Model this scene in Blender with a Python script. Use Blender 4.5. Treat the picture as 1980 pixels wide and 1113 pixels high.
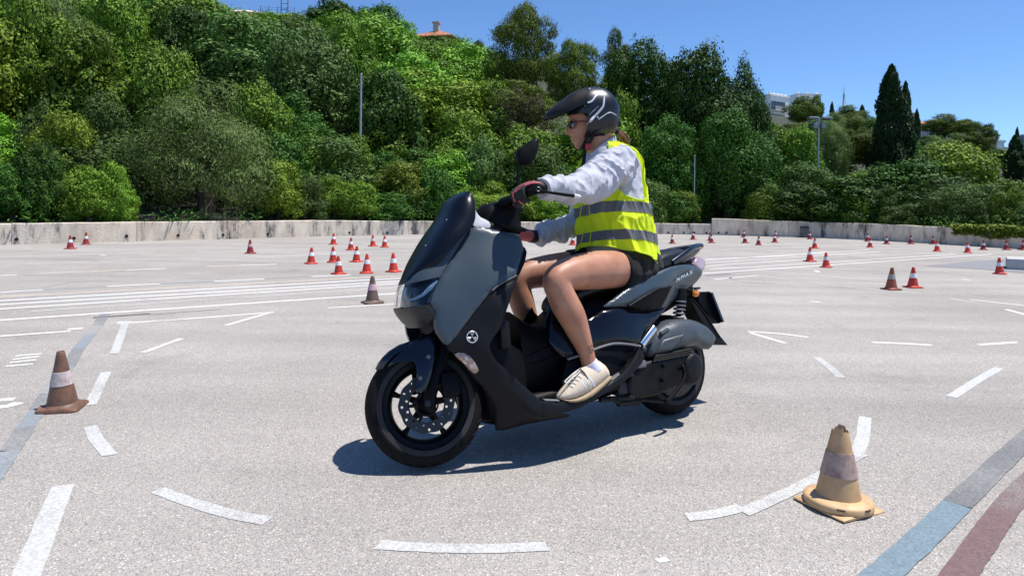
import bpy, bmesh, math, random
import numpy as np
from mathutils import Vector, Matrix, noise
from mathutils.geometry import delaunay_2d_cdt

for _o in list(bpy.data.objects):
    bpy.data.objects.remove(_o, do_unlink=True)
scene = bpy.context.scene
COL = scene.collection
random.seed(11)
rng = np.random.default_rng(11)
PI = math.pi

# ------------------------------------------------------------------ camera
PHOTO_W, FOCAL, PCX, PCY, CAM_H, ROLL = 1980.0, 1300.0, 990.0, 400.0, 1.06, 0.013
cam_data = bpy.data.cameras.new('camera')
cam_data.sensor_width = 36.0
cam_data.lens = FOCAL / PHOTO_W * 36.0
cam_data.shift_y = (PCY - 556.5) / PHOTO_W
cam_data.clip_start, cam_data.clip_end = 0.05, 3000
cam = bpy.data.objects.new('camera', cam_data)
COL.objects.link(cam)
cam.location = (0, 0, CAM_H)
cam.rotation_euler = (Matrix.Rotation(PI / 2, 3, 'X') @ Matrix.Rotation(ROLL, 3, 'Z')).to_euler()
scene.camera = cam

# ------------------------------------------------------------------ sky, sun, exposure
SUN_DIR = Vector((0.335, 0.055, 0.94)).normalized()      # towards the sun
SUN_EL = math.asin(SUN_DIR.z)
SUN_AZ = math.atan2(SUN_DIR.x, SUN_DIR.y)
world = bpy.data.worlds.new('World'); scene.world = world
world.use_nodes = True
wn = world.node_tree.nodes; wl = world.node_tree.links
sky = wn.new('ShaderNodeTexSky'); sky.sky_type = 'NISHITA'
sky.sun_disc = False; sky.sun_elevation = SUN_EL; sky.sun_rotation = SUN_AZ
sky.altitude = 0; sky.air_density = 0.8; sky.dust_density = 0.0; sky.ozone_density = 10.0
wn['Background'].inputs['Strength'].default_value = 0.132
hsv = wn.new('ShaderNodeHueSaturation'); hsv.inputs['Saturation'].default_value = 1.02
wl.new(sky.outputs[0], hsv.inputs['Color']); wl.new(hsv.outputs[0], wn['Background'].inputs['Color'])
sun_data = bpy.data.lights.new('sun', 'SUN')
sun_data.energy = 5.0; sun_data.angle = math.radians(0.5); sun_data.color = (1.0, 0.965, 0.91)
sun = bpy.data.objects.new('sun', sun_data); COL.objects.link(sun)
sun.rotation_euler = SUN_DIR.to_track_quat('Z', 'Y').to_euler(); sun.location = (8, -4, 20)
scene.view_settings.view_transform = 'Standard'
scene.view_settings.look = 'None'
scene.view_settings.exposure = 0.35
scene.view_settings.gamma = 1.0
scene.view_settings.use_curve_mapping = False
scene.cycles.use_denoising = True
scene.cycles.max_bounces = 6
scene.cycles.transparent_max_bounces = 6

# ------------------------------------------------------------------ surveying: sight lines from the camera station
_c, _s = math.cos(ROLL), math.sin(ROLL)
EYE = np.array([0, 0, CAM_H])
def sight(px, py):
    u, v = px - PCX, -(py - PCY)
    a, b = u * _c - v * _s, u * _s + v * _c
    return np.array([a / FOCAL, 1.0, b / FOCAL])
def on_ground(px, py, z=0.0):
    r = sight(px, py)
    return EYE + r * ((z - CAM_H) / r[2])
def at_depth(px, py, d):
    return EYE + sight(px, py) * d

class Frame:
    """local axes: x forward, y left, z up"""
    def __init__(self, mat):
        self.m = np.array(mat, float); self.i = np.linalg.inv(self.m)
    def trace(self, px, py, y):
        o = self.i @ np.append(EYE, 1); r = self.i @ np.append(sight(px, py), 0)
        t = (y - o[1]) / r[1]
        return (o + r * t)[:3]
    def world(self, p):
        return (self.m @ np.append(np.asarray(p, float), 1))[:3]

# ------------------------------------------------------------------ mesh helpers
def link_obj(name, data, parent=None):
    o = bpy.data.objects.new(name, data); COL.objects.link(o)
    if parent is not None: o.parent = parent
    return o
def tag(o, label=None, cat=None, group=None, kind=None):
    if label: o['label'] = label
    if cat: o['category'] = cat
    if group: o['group'] = group
    if kind: o['kind'] = kind
    return o
def make_mesh(name, V, F, mat=None, smooth=True, angle=40):
    me = bpy.data.meshes.new(name)
    me.from_pydata([tuple(map(float, v)) for v in V], [], [tuple(map(int, f)) for f in F])
    me.validate()
    if mat is not None:
        for m in (mat if isinstance(mat, (list, tuple)) else [mat]): me.materials.append(m)
    bm = bmesh.new(); bm.from_mesh(me)
    bmesh.ops.remove_doubles(bm, verts=bm.verts, dist=1e-6)
    bmesh.ops.recalc_face_normals(bm, faces=bm.faces); bm.to_mesh(me); bm.free()
    if smooth:
        me.polygons.foreach_set('use_smooth', [True] * len(me.polygons))
        me.set_sharp_from_angle(angle=math.radians(angle))
    me.update()
    return me
def mobj(name, V, F, mat, parent=None, smooth=True, angle=40, xf=None):
    if xf is not None:
        V = np.asarray(V, float); V = V @ xf[:3, :3].T + xf[:3, 3]
    return link_obj(name, make_mesh(name, V, F, mat, smooth, angle), parent)
class MB:
    """collects several shapes into one mesh"""
    def __init__(s): s.V = []; s.F = []
    def add(s, V, F):
        k = len(s.V); s.V += [tuple(v) for v in V]; s.F += [tuple(i + k for i in f) for f in F]
        return s
    def build(s, name, mat, parent=None, smooth=True, angle=40, xf=None):
        return mobj(name, s.V, s.F, mat, parent, smooth, angle, xf)
def box(x0, x1, y0, y1, z0, z1):
    V = [(x0,y0,z0),(x1,y0,z0),(x1,y1,z0),(x0,y1,z0),(x0,y0,z1),(x1,y0,z1),(x1,y1,z1),(x0,y1,z1)]
    F = [(0,3,2,1),(4,5,6,7),(0,1,5,4),(1,2,6,5),(2,3,7,6),(3,0,4,7)]
    return V, F
def bevel_box(cx, cy, cz, sx, sy, sz, b):
    """box with chamfered edges: 24 corners via superposed hull"""
    bm = bmesh.new(); bmesh.ops.create_cube(bm, size=1)
    for v in bm.verts: v.co = Vector((cx + v.co.x * sx, cy + v.co.y * sy, cz + v.co.z * sz))
    bmesh.ops.bevel(bm, geom=bm.edges[:], offset=b, segments=2, affect='EDGES', profile=0.5)
    V = [tuple(v.co) for v in bm.verts]; F = [tuple(v.index for v in f.verts) for f in bm.faces]
    bm.free(); return V, F
def loft(loops, cap=True, closed=True):
    n = len(loops[0]); V = [p for l in loops for p in l]; F = []
    m = n if closed else n - 1
    for i in range(len(loops) - 1):
        for j in range(m):
            k = (j + 1) % n
            F.append((i*n+j, i*n+k, (i+1)*n+k, (i+1)*n+j))
    if cap:
        F.append(tuple(range(n - 1, -1, -1))); F.append(tuple((len(loops)-1)*n + j for j in range(n)))
    return V, F
def catmull(P, sub=6, closed=False):
    P = [np.asarray(p, float) for p in P]; n = len(P); out = []
    rngi = range(n) if closed else range(n - 1)
    for i in rngi:
        if closed: p0, p1, p2, p3 = P[i-1], P[i], P[(i+1) % n], P[(i+2) % n]
        else:
            p1, p2 = P[i], P[i+1]
            p0 = P[i-1] if i > 0 else 2*p1 - p2
            p3 = P[i+2] if i + 2 < n else 2*p2 - p1
        for k in range(sub):
            t = k / sub
            out.append(0.5*((2*p1) + (-p0+p2)*t + (2*p0-5*p1+4*p2-p3)*t*t + (-p0+3*p1-3*p2+p3)*t**3))
    if not closed: out.append(P[-1])
    return out
def tube(path, radii, n=12, cap=True, up=None, dome=False):
    """path of points, radius per point (number or (a, b) half axes: a across, b along 'up')"""
    P = [np.asarray(p, float) for p in path]
    if not isinstance(radii, (list, tuple)): radii = [radii] * len(P)
    loops = []; prev = np.array(up if up is not None else (0, 0, 1.0), float)
    for i, p in enumerate(P):
        t = P[min(i+1, len(P)-1)] - P[max(i-1, 0)]; t = t / (np.linalg.norm(t) + 1e-9)
        u = prev - t * (prev @ t)
        if np.linalg.norm(u) < 1e-4: u = np.array([1.0, 0, 0]) - t * t[0]
        u = u / np.linalg.norm(u)
        if up is None: prev = u
        w = np.cross(t, u)
        r = radii[i]; ra, rb = (r if isinstance(r, (tuple, list)) else (r, r))
        loops.append([p + w * (ra * math.cos(2*PI*j/n)) + u * (rb * math.sin(2*PI*j/n)) for j in range(n)])
    if dome:
        def endcap(i, s):
            t = P[i] - P[i - s]; t = t / np.linalg.norm(t)
            r = radii[i]; r = min(r) if isinstance(r, (tuple, list)) else r
            out = []
            for a in (30, 55, 78):
                c = math.cos(math.radians(a)); sh = math.sin(math.radians(a)) * r
                out.append([P[i] + (q - P[i]) * c + t * sh for q in loops[i]])
            return out
        s = endcap(0, -1) if len(P) > 1 else []
        e = endcap(len(P) - 1, 1)
        loops = s[::-1] + loops + e
    return loft(loops, cap)
def lathe(prof, n=32, axis='z', c=(0, 0, 0), closed_prof=False):
    """prof: (radius, height) list, revolved round an axis"""
    loops = []
    for j in range(n):
        a = 2*PI*j/n; ca, sa = math.cos(a), math.sin(a); L = []
        for r, h in prof:
            if axis == 'z': L.append((c[0]+r*ca, c[1]+r*sa, c[2]+h))
            elif axis == 'y': L.append((c[0]+r*ca, c[1]+h, c[2]+r*sa))
            else: L.append((c[0]+h, c[1]+r*ca, c[2]+r*sa))
        loops.append(L)
    m = len(prof); V = [p for L in loops for p in L]; F = []
    for j in range(n):
        k = (j+1) % n
        for i in range(m if closed_prof else m - 1):
            i2 = (i+1) % m
            F.append((j*m+i, k*m+i, k*m+i2, j*m+i2))
    return V, F
def ellipsoid(c, r, nu=20, nv=12, rot=None):
    loops = []
    for i in range(1, nv):
        th = PI * i / nv
        loops.append([np.array((r[0]*math.sin(th)*math.cos(2*PI*j/nu), r[1]*math.sin(th)*math.sin(2*PI*j/nu), -r[2]*math.cos(th))) for j in range(nu)])
    R = np.array(rot) if rot is not None else np.eye(3)
    loops = [[np.asarray(c) + R @ p for p in L] for L in loops]
    V, F = loft(loops, True)
    return V, F
def inside_poly(q, poly):
    x, y = q[:, 0], q[:, 1]; ins = np.zeros(len(q), bool); n = len(poly)
    for i in range(n):
        x1, y1 = poly[i]; x2, y2 = poly[(i+1) % n]
        c = ((y1 > y) != (y2 > y)) & (x < (x2 - x1) * (y - y1) / (y2 - y1 + 1e-12) + x1)
        ins ^= c
    return ins
def dist_poly(q, poly):
    d = np.full(len(q), 1e9); n = len(poly)
    for i in range(n):
        a = poly[i]; b = poly[(i+1) % n]; ab = b - a
        t = np.clip(((q - a) @ ab) / (ab @ ab + 1e-12), 0, 1)
        d = np.minimum(d, np.linalg.norm(q - (a + t[:, None] * ab), axis=1))
    return d
class TPS:
    def __init__(s, X, y, lam=1e-4):
        X = np.asarray(X, float); s.X = X; n = len(X)
        K = s.k(X, X) + lam * np.eye(n); P = np.hstack([np.ones((n, 1)), X])
        A = np.block([[K, P], [P.T, np.zeros((3, 3))]])
        s.w = np.linalg.lstsq(A, np.append(y, [0, 0, 0]), rcond=None)[0]
    @staticmethod
    def k(A, B):
        d = np.linalg.norm(A[:, None] - B[None], axis=2) + 1e-9
        return d * d * np.log(d)
    def __call__(s, q):
        q = np.asarray(q, float)
        return s.k(q, s.X) @ s.w[:-3] + np.hstack([np.ones((len(q), 1)), q]) @ s.w[-3:]
def sheet(poly2, yfun, thick=0.012, edge=0.008, res=0.014, holes=()):
    """closed panel over an (x, z) outline; its outer face lies at y = yfun(x, z), edges rolled in"""
    poly2 = np.asarray(poly2, float)
    lo, hi = poly2.min(0), poly2.max(0)
    gx, gz = np.meshgrid(np.arange(lo[0], hi[0], res), np.arange(lo[1], hi[1], res))
    g = np.c_[gx.ravel() + (np.arange(gx.size) // gx.shape[1] % 2) * res / 2, gz.ravel()]
    g = g[inside_poly(g, poly2)]
    if len(g): g = g[dist_poly(g, poly2) > res * 0.45]
    pts = [Vector(p) for p in poly2]; n0 = len(pts)
    edges = [(i, (i+1) % n0) for i in range(n0)]
    for h in holes:
        k = len(pts); h = np.asarray(h, float); m = len(h)
        pts += [Vector(p) for p in h]; edges += [(k+i, k+(i+1) % m) for i in range(m)]
        if len(g): g = g[~inside_poly(g, h)]
        if len(g): g = g[dist_poly(g, h) > res * 0.3]
    pts += [Vector(p) for p in g]
    V2, E2, F2, *_ = delaunay_2d_cdt(pts, edges, [], 0, 1e-6)
    V2 = np.array([tuple(v) for v in V2]); F2 = [tuple(f) for f in F2]
    cen = np.array([V2[list(f)].mean(0) for f in F2]); keep = inside_poly(cen, poly2)
    for h in holes: keep &= ~inside_poly(cen, np.asarray(h, float))
    F2 = [f for f, k in zip(F2, keep) if k]
    y = yfun(V2); d = dist_poly(V2, poly2)
    roll = np.clip(1 - d / max(edge, 1e-6), 0, 1) ** 2 * edge * 0.7 if edge > 0 else 0 * d
    yo = y - roll; yi = y - roll - thick
    n = len(V2)
    V = [(p[0], a, p[1]) for p, a in zip(V2, yo)] + [(p[0], a, p[1]) for p, a in zip(V2, yi)]
    F = [f for f in F2] + [tuple(n + i for i in reversed(f)) for f in F2]
    cnt = {}
    for f in F2:
        for i in range(3):
            a, b = f[i], f[(i+1) % 3]; cnt.setdefault((min(a, b), max(a, b)), []).append((a, b))
    for k, v in cnt.items():
        if len(v) == 1:
            a, b = v[0]; F.append((b, a, n + a, n + b))
    return np.array(V), F
def panel(name, pts, mat, parent, frame, thick=0.012, edge=0.008, res=0.014, ctrl=(), mirror=True, xf=None, cr=3, bulge=0.0, holes=(), angle=50):
    """a body panel: outline points (px, py, y) surveyed on the vehicle's own planes"""
    P = [frame.trace(*p) for p in pts]
    X = np.array([(p[0], p[2]) for p in P]); yv = np.array([p[1] for p in P])
    if len(ctrl):
        C = [frame.trace(*p) for p in ctrl]
        X2 = np.vstack([X, [(p[0], p[2]) for p in C]]); y2 = np.append(yv, [p[1] for p in C])
    else: X2, y2 = X, yv
    f0 = TPS(X2, y2, 2e-4)
    out = np.array(catmull(list(X), cr, True)) if cr > 1 else X
    if bulge:
        dm = dist_poly(X.mean(0)[None], X)[0]
        f = lambda q: f0(q) + bulge * np.clip(dist_poly(q, out) / max(dm, 1e-3), 0, 1) ** 0.7
    else: f = f0
    hs = [[(lambda t: (t[0], t[2]))(frame.trace(*q)) for q in h] for h in holes]
    V, F = sheet(out, f, thick, edge, res, hs)
    o = mobj(name, V, F, mat, parent, True, angle, xf)
    o2 = None
    if mirror:
        Vm = V * np.array([1, -1, 1]); Fm = [tuple(reversed(q)) for q in F]
        o2 = mobj(name, Vm, Fm, mat, parent, True, angle, xf)
    return o
def shell(name, centre, edge, mat, parent, xf=None, n=8, thick=0.005, power=1.0, sub=4, both=True, angle=60):
    """curved shield: rows from a centre line to a side line, mirrored"""
    Cc = catmull(centre, sub); Ee = catmull(edge, sub)
    rows = []
    for c, e in zip(Cc, Ee):
        row = []
        for j in range(-n, n + 1):
            t = abs(j) / n; sg = 1 if j >= 0 else -1
            a = t * PI / 2
            k = (1 - math.cos(a)) ** power
            row.append(np.array([c[0] + (e[0]-c[0]) * k, sg * (abs(c[1]) * 0 + abs(e[1]) * math.sin(a)), c[2] + (e[2]-c[2]) * k]))
        rows.append(row)
    m = 2*n + 1; V = [p for r in rows for p in r]; F = []
    for i in range(len(rows) - 1):
        for j in range(m - 1): F.append((i*m+j, i*m+j+1, (i+1)*m+j+1, (i+1)*m+j))
    me_o = mobj(name, V, F, mat, parent, True, angle, xf)
    bm = bmesh.new(); bm.from_mesh(me_o.data)
    bmesh.ops.recalc_face_normals(bm, faces=bm.faces)
    bmesh.ops.solidify(bm, geom=bm.faces[:], thickness=thick)
    bm.to_mesh(me_o.data); bm.free()
    me_o.data.polygons.foreach_set('use_smooth', [True] * len(me_o.data.polygons))
    me_o.data.set_sharp_from_angle(angle=math.radians(50))
    return me_o
def hull_x(stations, n=24):
    """body along x: (x, half width, z bottom, z top, exponent)"""
    loops = []
    for x, w, zb, zt, ex in stations:
        zc, h = (zb+zt)/2, (zt-zb)/2; L = []
        for j in range(n):
            a = 2*PI*j/n; c, s = math.cos(a), math.sin(a)
            L.append((x, w*math.copysign(abs(c)**(2/ex), c), zc + h*math.copysign(abs(s)**(2/ex), s)))
        loops.append(L)
    return loft(loops, True)

# ------------------------------------------------------------------ materials
def mat_new(name):
    m = bpy.data.materials.new(name); m.use_nodes = True
    return m, m.node_tree.nodes, m.node_tree.links, m.node_tree.nodes['Principled BSDF']
def lin(h):
    h = h.lstrip('#'); c = [int(h[i:i+2], 16) / 255 for i in (0, 2, 4)]
    return tuple((x/12.92 if x <= 0.04045 else ((x+0.055)/1.055)**2.4) for x in c) + (1,)
def simple(name, col, rough=0.5, metal=0.0, spec=0.5, coat=0.0, var=0.0, vscale=30.0, bump=0.0, bscale=200.0, rvar=0.0, coat_rough=0.05):
    m, N, L, B = mat_new(name)
    B.inputs['Base Color'].default_value = tuple(col[:3]) + (1,)
    B.inputs['Roughness'].default_value = rough; B.inputs['Metallic'].default_value = metal
    B.inputs['Specular IOR Level'].default_value = spec
    B.inputs['Coat Weight'].default_value = coat; B.inputs['Coat Roughness'].default_value = coat_rough
    tc = N.new('ShaderNodeTexCoord')
    if var > 0 or rvar > 0:
        t = N.new('ShaderNodeTexNoise'); t.inputs['Scale'].default_value = vscale; t.inputs['Detail'].default_value = 6
        t.inputs['Roughness'].default_value = 0.65
        L.new(tc.outputs['Object'], t.inputs['Vector'])
        if var > 0:
            r = N.new('ShaderNodeValToRGB')
            r.color_ramp.elements[0].position = 0.3; r.color_ramp.elements[1].position = 0.7
            r.color_ramp.elements[0].color = tuple(c*(1-var) for c in col[:3]) + (1,)
            r.color_ramp.elements[1].color = tuple(min(1, c*(1+var)) for c in col[:3]) + (1,)
            L.new(t.outputs['Fac'], r.inputs['Fac']); L.new(r.outputs['Color'], B.inputs['Base Color'])
        if rvar > 0:
            mr = N.new('ShaderNodeMapRange'); mr.inputs['To Min'].default_value = max(0, rough-rvar); mr.inputs['To Max'].default_value = min(1, rough+rvar)
            mr.inputs['From Min'].default_value = 0.3; mr.inputs['From Max'].default_value = 0.7
            L.new(t.outputs['Fac'], mr.inputs['Value']); L.new(mr.outputs[0], B.inputs['Roughness'])
    if bump > 0:
        t2 = N.new('ShaderNodeTexNoise'); t2.inputs['Scale'].default_value = bscale; t2.inputs['Detail'].default_value = 4
        L.new(tc.outputs['Object'], t2.inputs['Vector'])
        b = N.new('ShaderNodeBump'); b.inputs['Strength'].default_value = bump; b.inputs['Distance'].default_value = 0.01
        L.new(t2.outputs['Fac'], b.inputs['Height']); L.new(b.outputs[0], B.inputs['Normal'])
    return m
# ================================================================== GROUND
def asphalt_material():
    m, N, L, B = mat_new('asphalt')
    tc = N.new('ShaderNodeTexCoord')
    v = N.new('ShaderNodeTexVoronoi'); v.inputs['Scale'].default_value = 215.0
    L.new(tc.outputs['Object'], v.inputs['Vector'])
    ramp = N.new('ShaderNodeValToRGB'); e = ramp.color_ramp.elements
    e[0].position = 0.0; e[0].color = (0.1988, 0.1854, 0.1698, 1)
    e[1].position = 1.0; e[1].color = (0.6558, 0.6047, 0.5379, 1)
    for p, c in ((0.12, (0.2881, 0.2682, 0.2472)), (0.5, (0.3726, 0.3482, 0.3208)), (0.86, (0.4273, 0.3950, 0.3604)), (0.94, (0.4770, 0.3998, 0.3208)), (0.97, (0.5763, 0.5462, 0.5001))):
        k = e.new(p); k.color = c + (1,)
    sx = N.new('ShaderNodeSeparateColor'); L.new(v.outputs['Color'], sx.inputs[0]); L.new(sx.outputs[0], ramp.inputs['Fac'])
    # fine grit
    g = N.new('ShaderNodeTexNoise'); g.inputs['Scale'].default_value = 320; g.inputs['Detail'].default_value = 3
    L.new(tc.outputs['Object'], g.inputs['Vector'])
    gm = N.new('ShaderNodeMapRange'); gm.inputs['From Min'].default_value = 0.25; gm.inputs['From Max'].default_value = 0.75
    gm.inputs['To Min'].default_value = 0.78; gm.inputs['To Max'].default_value = 1.17
    L.new(g.outputs['Fac'], gm.inputs['Value'])
    mul = N.new('ShaderNodeMix'); mul.data_type = 'RGBA'; mul.blend_type = 'MULTIPLY'; mul.inputs['Factor'].default_value = 0.75
    L.new(ramp.outputs['Color'], mul.inputs[6]); L.new(gm.outputs[0], mul.inputs[7])
    # broad bleaching, dust and old tyre arcs
    b1 = N.new('ShaderNodeTexNoise'); b1.inputs['Scale'].default_value = 0.45; b1.inputs['Detail'].default_value = 8; b1.inputs['Roughness'].default_value = 0.6
    L.new(tc.outputs['Object'], b1.inputs['Vector'])
    bm_ = N.new('ShaderNodeMapRange'); bm_.inputs['From Min'].default_value = 0.3; bm_.inputs['From Max'].default_value = 0.7
    bm_.inputs['To Min'].default_value = 0.82; bm_.inputs['To Max'].default_value = 1.08
    L.new(b1.outputs['Fac'], bm_.inputs['Value'])
    mul2 = N.new('ShaderNodeMix'); mul2.data_type = 'RGBA'; mul2.blend_type = 'MULTIPLY'; mul2.inputs['Factor'].default_value = 1
    L.new(mul.outputs[2], mul2.inputs[6]); L.new(bm_.outputs[0], mul2.inputs[7])
    # streaks of worn lanes running across the lot
    mp = N.new('ShaderNodeMapping'); mp.inputs['Rotation'].default_value = (0, 0, math.radians(-27)); mp.inputs['Scale'].default_value = (0.05, 1.1, 1)
    L.new(tc.outputs['Object'], mp.inputs['Vector'])
    s1 = N.new('ShaderNodeTexNoise'); s1.inputs['Scale'].default_value = 1.6; s1.inputs['Detail'].default_value = 5
    L.new(mp.outputs[0], s1.inputs['Vector'])
    sm = N.new('ShaderNodeMapRange'); sm.inputs['From Min'].default_value = 0.35; sm.inputs['From Max'].default_value = 0.65
    sm.inputs['To Min'].default_value = 0.9; sm.inputs['To Max'].default_value = 1.06
    L.new(s1.outputs['Fac'], sm.inputs['Value'])
    mul3 = N.new('ShaderNodeMix'); mul3.data_type = 'RGBA'; mul3.blend_type = 'MULTIPLY'; mul3.inputs['Factor'].default_value = 1
    L.new(mul2.outputs[2], mul3.inputs[6]); L.new(sm.outputs[0], mul3.inputs[7])
    o1 = N.new('ShaderNodeTexNoise'); o1.inputs['Scale'].default_value = 0.9; o1.inputs['Detail'].default_value = 7; o1.inputs['Roughness'].default_value = 0.7; o1.inputs['Distortion'].default_value = 0.8
    mo = N.new('ShaderNodeMapping'); mo.inputs['Location'].default_value = (13, 4, 0); L.new(tc.outputs['Object'], mo.inputs['Vector']); L.new(mo.outputs[0], o1.inputs['Vector'])
    om = N.new('ShaderNodeMapRange'); om.inputs['From Min'].default_value = 0.55; om.inputs['From Max'].default_value = 0.74; om.inputs['To Min'].default_value = 1.0; om.inputs['To Max'].default_value = 0.80
    L.new(o1.outputs['Fac'], om.inputs['Value'])
    mul4 = N.new('ShaderNodeMix'); mul4.data_type = 'RGBA'; mul4.blend_type = 'MULTIPLY'; mul4.inputs['Factor'].default_value = 1
    L.new(mul3.outputs[2], mul4.inputs[6]); L.new(om.outputs[0], mul4.inputs[7])
    L.new(mul4.outputs[2], B.inputs['Base Color'])
    B.inputs['Roughness'].default_value = 0.9; B.inputs['Specular IOR Level'].default_value = 0.2
    bp = N.new('ShaderNodeBump'); bp.inputs['Strength'].default_value = 0.6; bp.inputs['Distance'].default_value = 0.004
    L.new(v.outputs['Distance'], bp.inputs['Height']); L.new(bp.outputs[0], B.inputs['Normal'])
    return m
MAT_ASPHALT = asphalt_material()
V, F = [], []
GX = [-400, -60, -20, -8, -3, 0, 3, 8, 20, 60, 400]
for yy in [-300, -40, -5, 0, 3, 6, 12, 25, 60, 200, 900]:
    for xx in GX: V.append((xx, yy, 0))
n = len(GX)
for i in range(10):
    for j in range(n - 1): F.append((i*n+j, i*n+j+1, (i+1)*n+j+1, (i+1)*n+j))
ground = mobj('ground', V, F, MAT_ASPHALT, None, False)
tag(ground, 'sun-bleached grey asphalt training lot covered with painted lines', 'ground', kind='structure')

def paint_material(name, col, wear=0.45, wcol=(0.34, 0.32, 0.305)):
    m, N, L, B = mat_new(name)
    tc = N.new('ShaderNodeTexCoord')
    t = N.new('ShaderNodeTexNoise'); t.inputs['Scale'].default_value = 160; t.inputs['Detail'].default_value = 5; t.inputs['Roughness'].default_value = 0.7
    t2 = N.new('ShaderNodeTexNoise'); t2.inputs['Scale'].default_value = 1.7; t2.inputs['Detail'].default_value = 5
    L.new(tc.outputs['Object'], t.inputs['Vector']); L.new(tc.outputs['Object'], t2.inputs['Vector'])
    ad = N.new('ShaderNodeMath'); ad.operation = 'ADD'; L.new(t.outputs['Fac'], ad.inputs[0]); L.new(t2.outputs['Fac'], ad.inputs[1])
    mr = N.new('ShaderNodeMapRange'); mr.inputs['From Min'].default_value = 1.0 + 0.28 * (1 - 2 * wear); mr.inputs['From Max'].default_value = mr.inputs['From Min'].default_value + 0.14
    L.new(ad.outputs[0], mr.inputs['Value'])
    mx = N.new('ShaderNodeMix'); mx.data_type = 'RGBA'
    mx.inputs[6].default_value = tuple(col) + (1,); mx.inputs[7].default_value = tuple(wcol) + (1,)
    L.new(mr.outputs[0], mx.inputs['Factor'])
    v = N.new('ShaderNodeTexVoronoi'); v.inputs['Scale'].default_value = 120; L.new(tc.outputs['Object'], v.inputs['Vector'])
    sc = N.new('ShaderNodeSeparateColor'); L.new(v.outputs['Color'], sc.inputs[0])
    vr = N.new('ShaderNodeMapRange'); vr.inputs['To Min'].default_value = 0.78; vr.inputs['To Max'].default_value = 1.08; L.new(sc.outputs[0], vr.inputs['Value'])
    mu = N.new('ShaderNodeMix'); mu.data_type = 'RGBA'; mu.blend_type = 'MULTIPLY'; mu.inputs['Factor'].default_value = 1
    L.new(mx.outputs[2], mu.inputs[6]); L.new(vr.outputs[0], mu.inputs[7])
    L.new(mu.outputs[2], B.inputs['Base Color']); B.inputs['Roughness'].default_value = 0.85
    bp = N.new('ShaderNodeBump'); bp.inputs['Strength'].default_value = 0.4; bp.inputs['Distance'].default_value = 0.003
    L.new(v.outputs['Distance'], bp.inputs['Height']); L.new(bp.outputs[0], B.inputs['Normal'])
    return m
P_WHITE = paint_material('white_road_paint', (0.50, 0.495, 0.475), 0.42, (0.35, 0.335, 0.32))
P_LINE = paint_material('white_lane_paint', (0.70, 0.69, 0.67), 0.25)
P_FAINT = paint_material('worn_white_road_paint', (0.55, 0.535, 0.51), 0.42)
P_ORANGE = paint_material('faded_orange_road_paint', (0.68, 0.56, 0.44), 0.3)
P_BLUE = paint_material('faded_blue_road_paint', (0.165, 0.225, 0.262), 0.45, (0.24, 0.25, 0.255))
P_BLUE2 = paint_material('worn_away_blue_road_paint', (0.235, 0.262, 0.28), 0.55)
P_GREY2 = paint_material('worn_away_grey_road_paint', (0.22, 0.22, 0.222), 0.45)
P_GREY = paint_material('blacked_out_grey_road_paint', (0.16, 0.16, 0.162), 0.4, (0.24, 0.235, 0.23))
P_RED = paint_material('faded_red_road_paint', (0.165, 0.102, 0.096), 0.42, (0.22, 0.19, 0.18))
P_TEAL = paint_material('faded_teal_road_paint', (0.28, 0.31, 0.305), 0.5)
_pz = [0]
def stripe(pts, width, mat=P_WHITE, z=0.0014, name='painted_line', taper=False):
    """painted line along surveyed ground points"""
    if pts[0][0] == 0 and len(pts) > 1 and pts[-1][0] > 700:          # long lane lines run on past the picture's edge
        sl_ = (pts[1][1] - pts[0][1]) / (pts[1][0] - pts[0][0]); pts = [(-480, pts[0][1] - 480 * sl_)] + list(pts)
    P = [on_ground(px, py)[:2] for px, py in pts]
    P = [np.append(p, 0) for p in P]
    if len(P) > 2: P = catmull(P, 5)
    # resample long straight runs so that the edges can be uneven
    Q = [P[0]]
    for a, b in zip(P[:-1], P[1:]):
        st_ = 0.025 if pts[0][1] > 600 else 0.22; k = max(1, int(np.linalg.norm(b - a) / st_)); k = min(k, 80)
        for i in range(1, k + 1): Q.append(a + (b - a) * i / k)
    V = []; sd_ = random.uniform(0, 90)
    for i, p in enumerate(Q):
        t = Q[min(i+1, len(Q)-1)] - Q[max(i-1, 0)]; t /= np.linalg.norm(t) + 1e-9
        nrm = np.array([-t[1], t[0], 0]); w = width / 2
        j1, j2 = ((random.uniform(-.0012, .0012) + .0028 * noise.noise((i * .3, sd_ + 3 * q_, 0))) for q_ in range(2))
        end = 0.0
        if i in (0, len(Q) - 1): end = random.uniform(-.12, .12) * width
        V.append(p + nrm * (w + j1) + t * end); V.append(p - nrm * (w + j2) - t * end)
    F = [(2*i, 2*i+1, 2*i+3, 2*i+2) for i in range(len(Q) - 1)]
    _pz[0] = (_pz[0] + 1) % 5
    V = [(v[0], v[1], z + 0.0003 * _pz[0]) for v in V]
    return mobj(name, V, F, mat, ground, False)
W0 = 0.057
for pts in ([(305,947),(370,971),(440,992),(518,1007)], [(731,1053),(800,1057),(880,1060),(960,1060),(1058,1056)],
            [(1328,1000),(1385,993),(1436,981)], [(1437,991),(1520,954),(1600,913),(1667,876)], [(1653,884),(1667,850),(1673,806)],
            [(1579,691),(1602,708),(1627,730)], [(174,824),(188,851),(213,880)], [(205,719),(191,748),(175,783)],
            [(243,622),(233,650),(221,684)], [(1932,711),(1890,735),(1840,767)], [(122,938),(84,1030),(36,1150)]):
    stripe(pts, W0 if pts[0][0] != 122 else 0.074)
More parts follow.
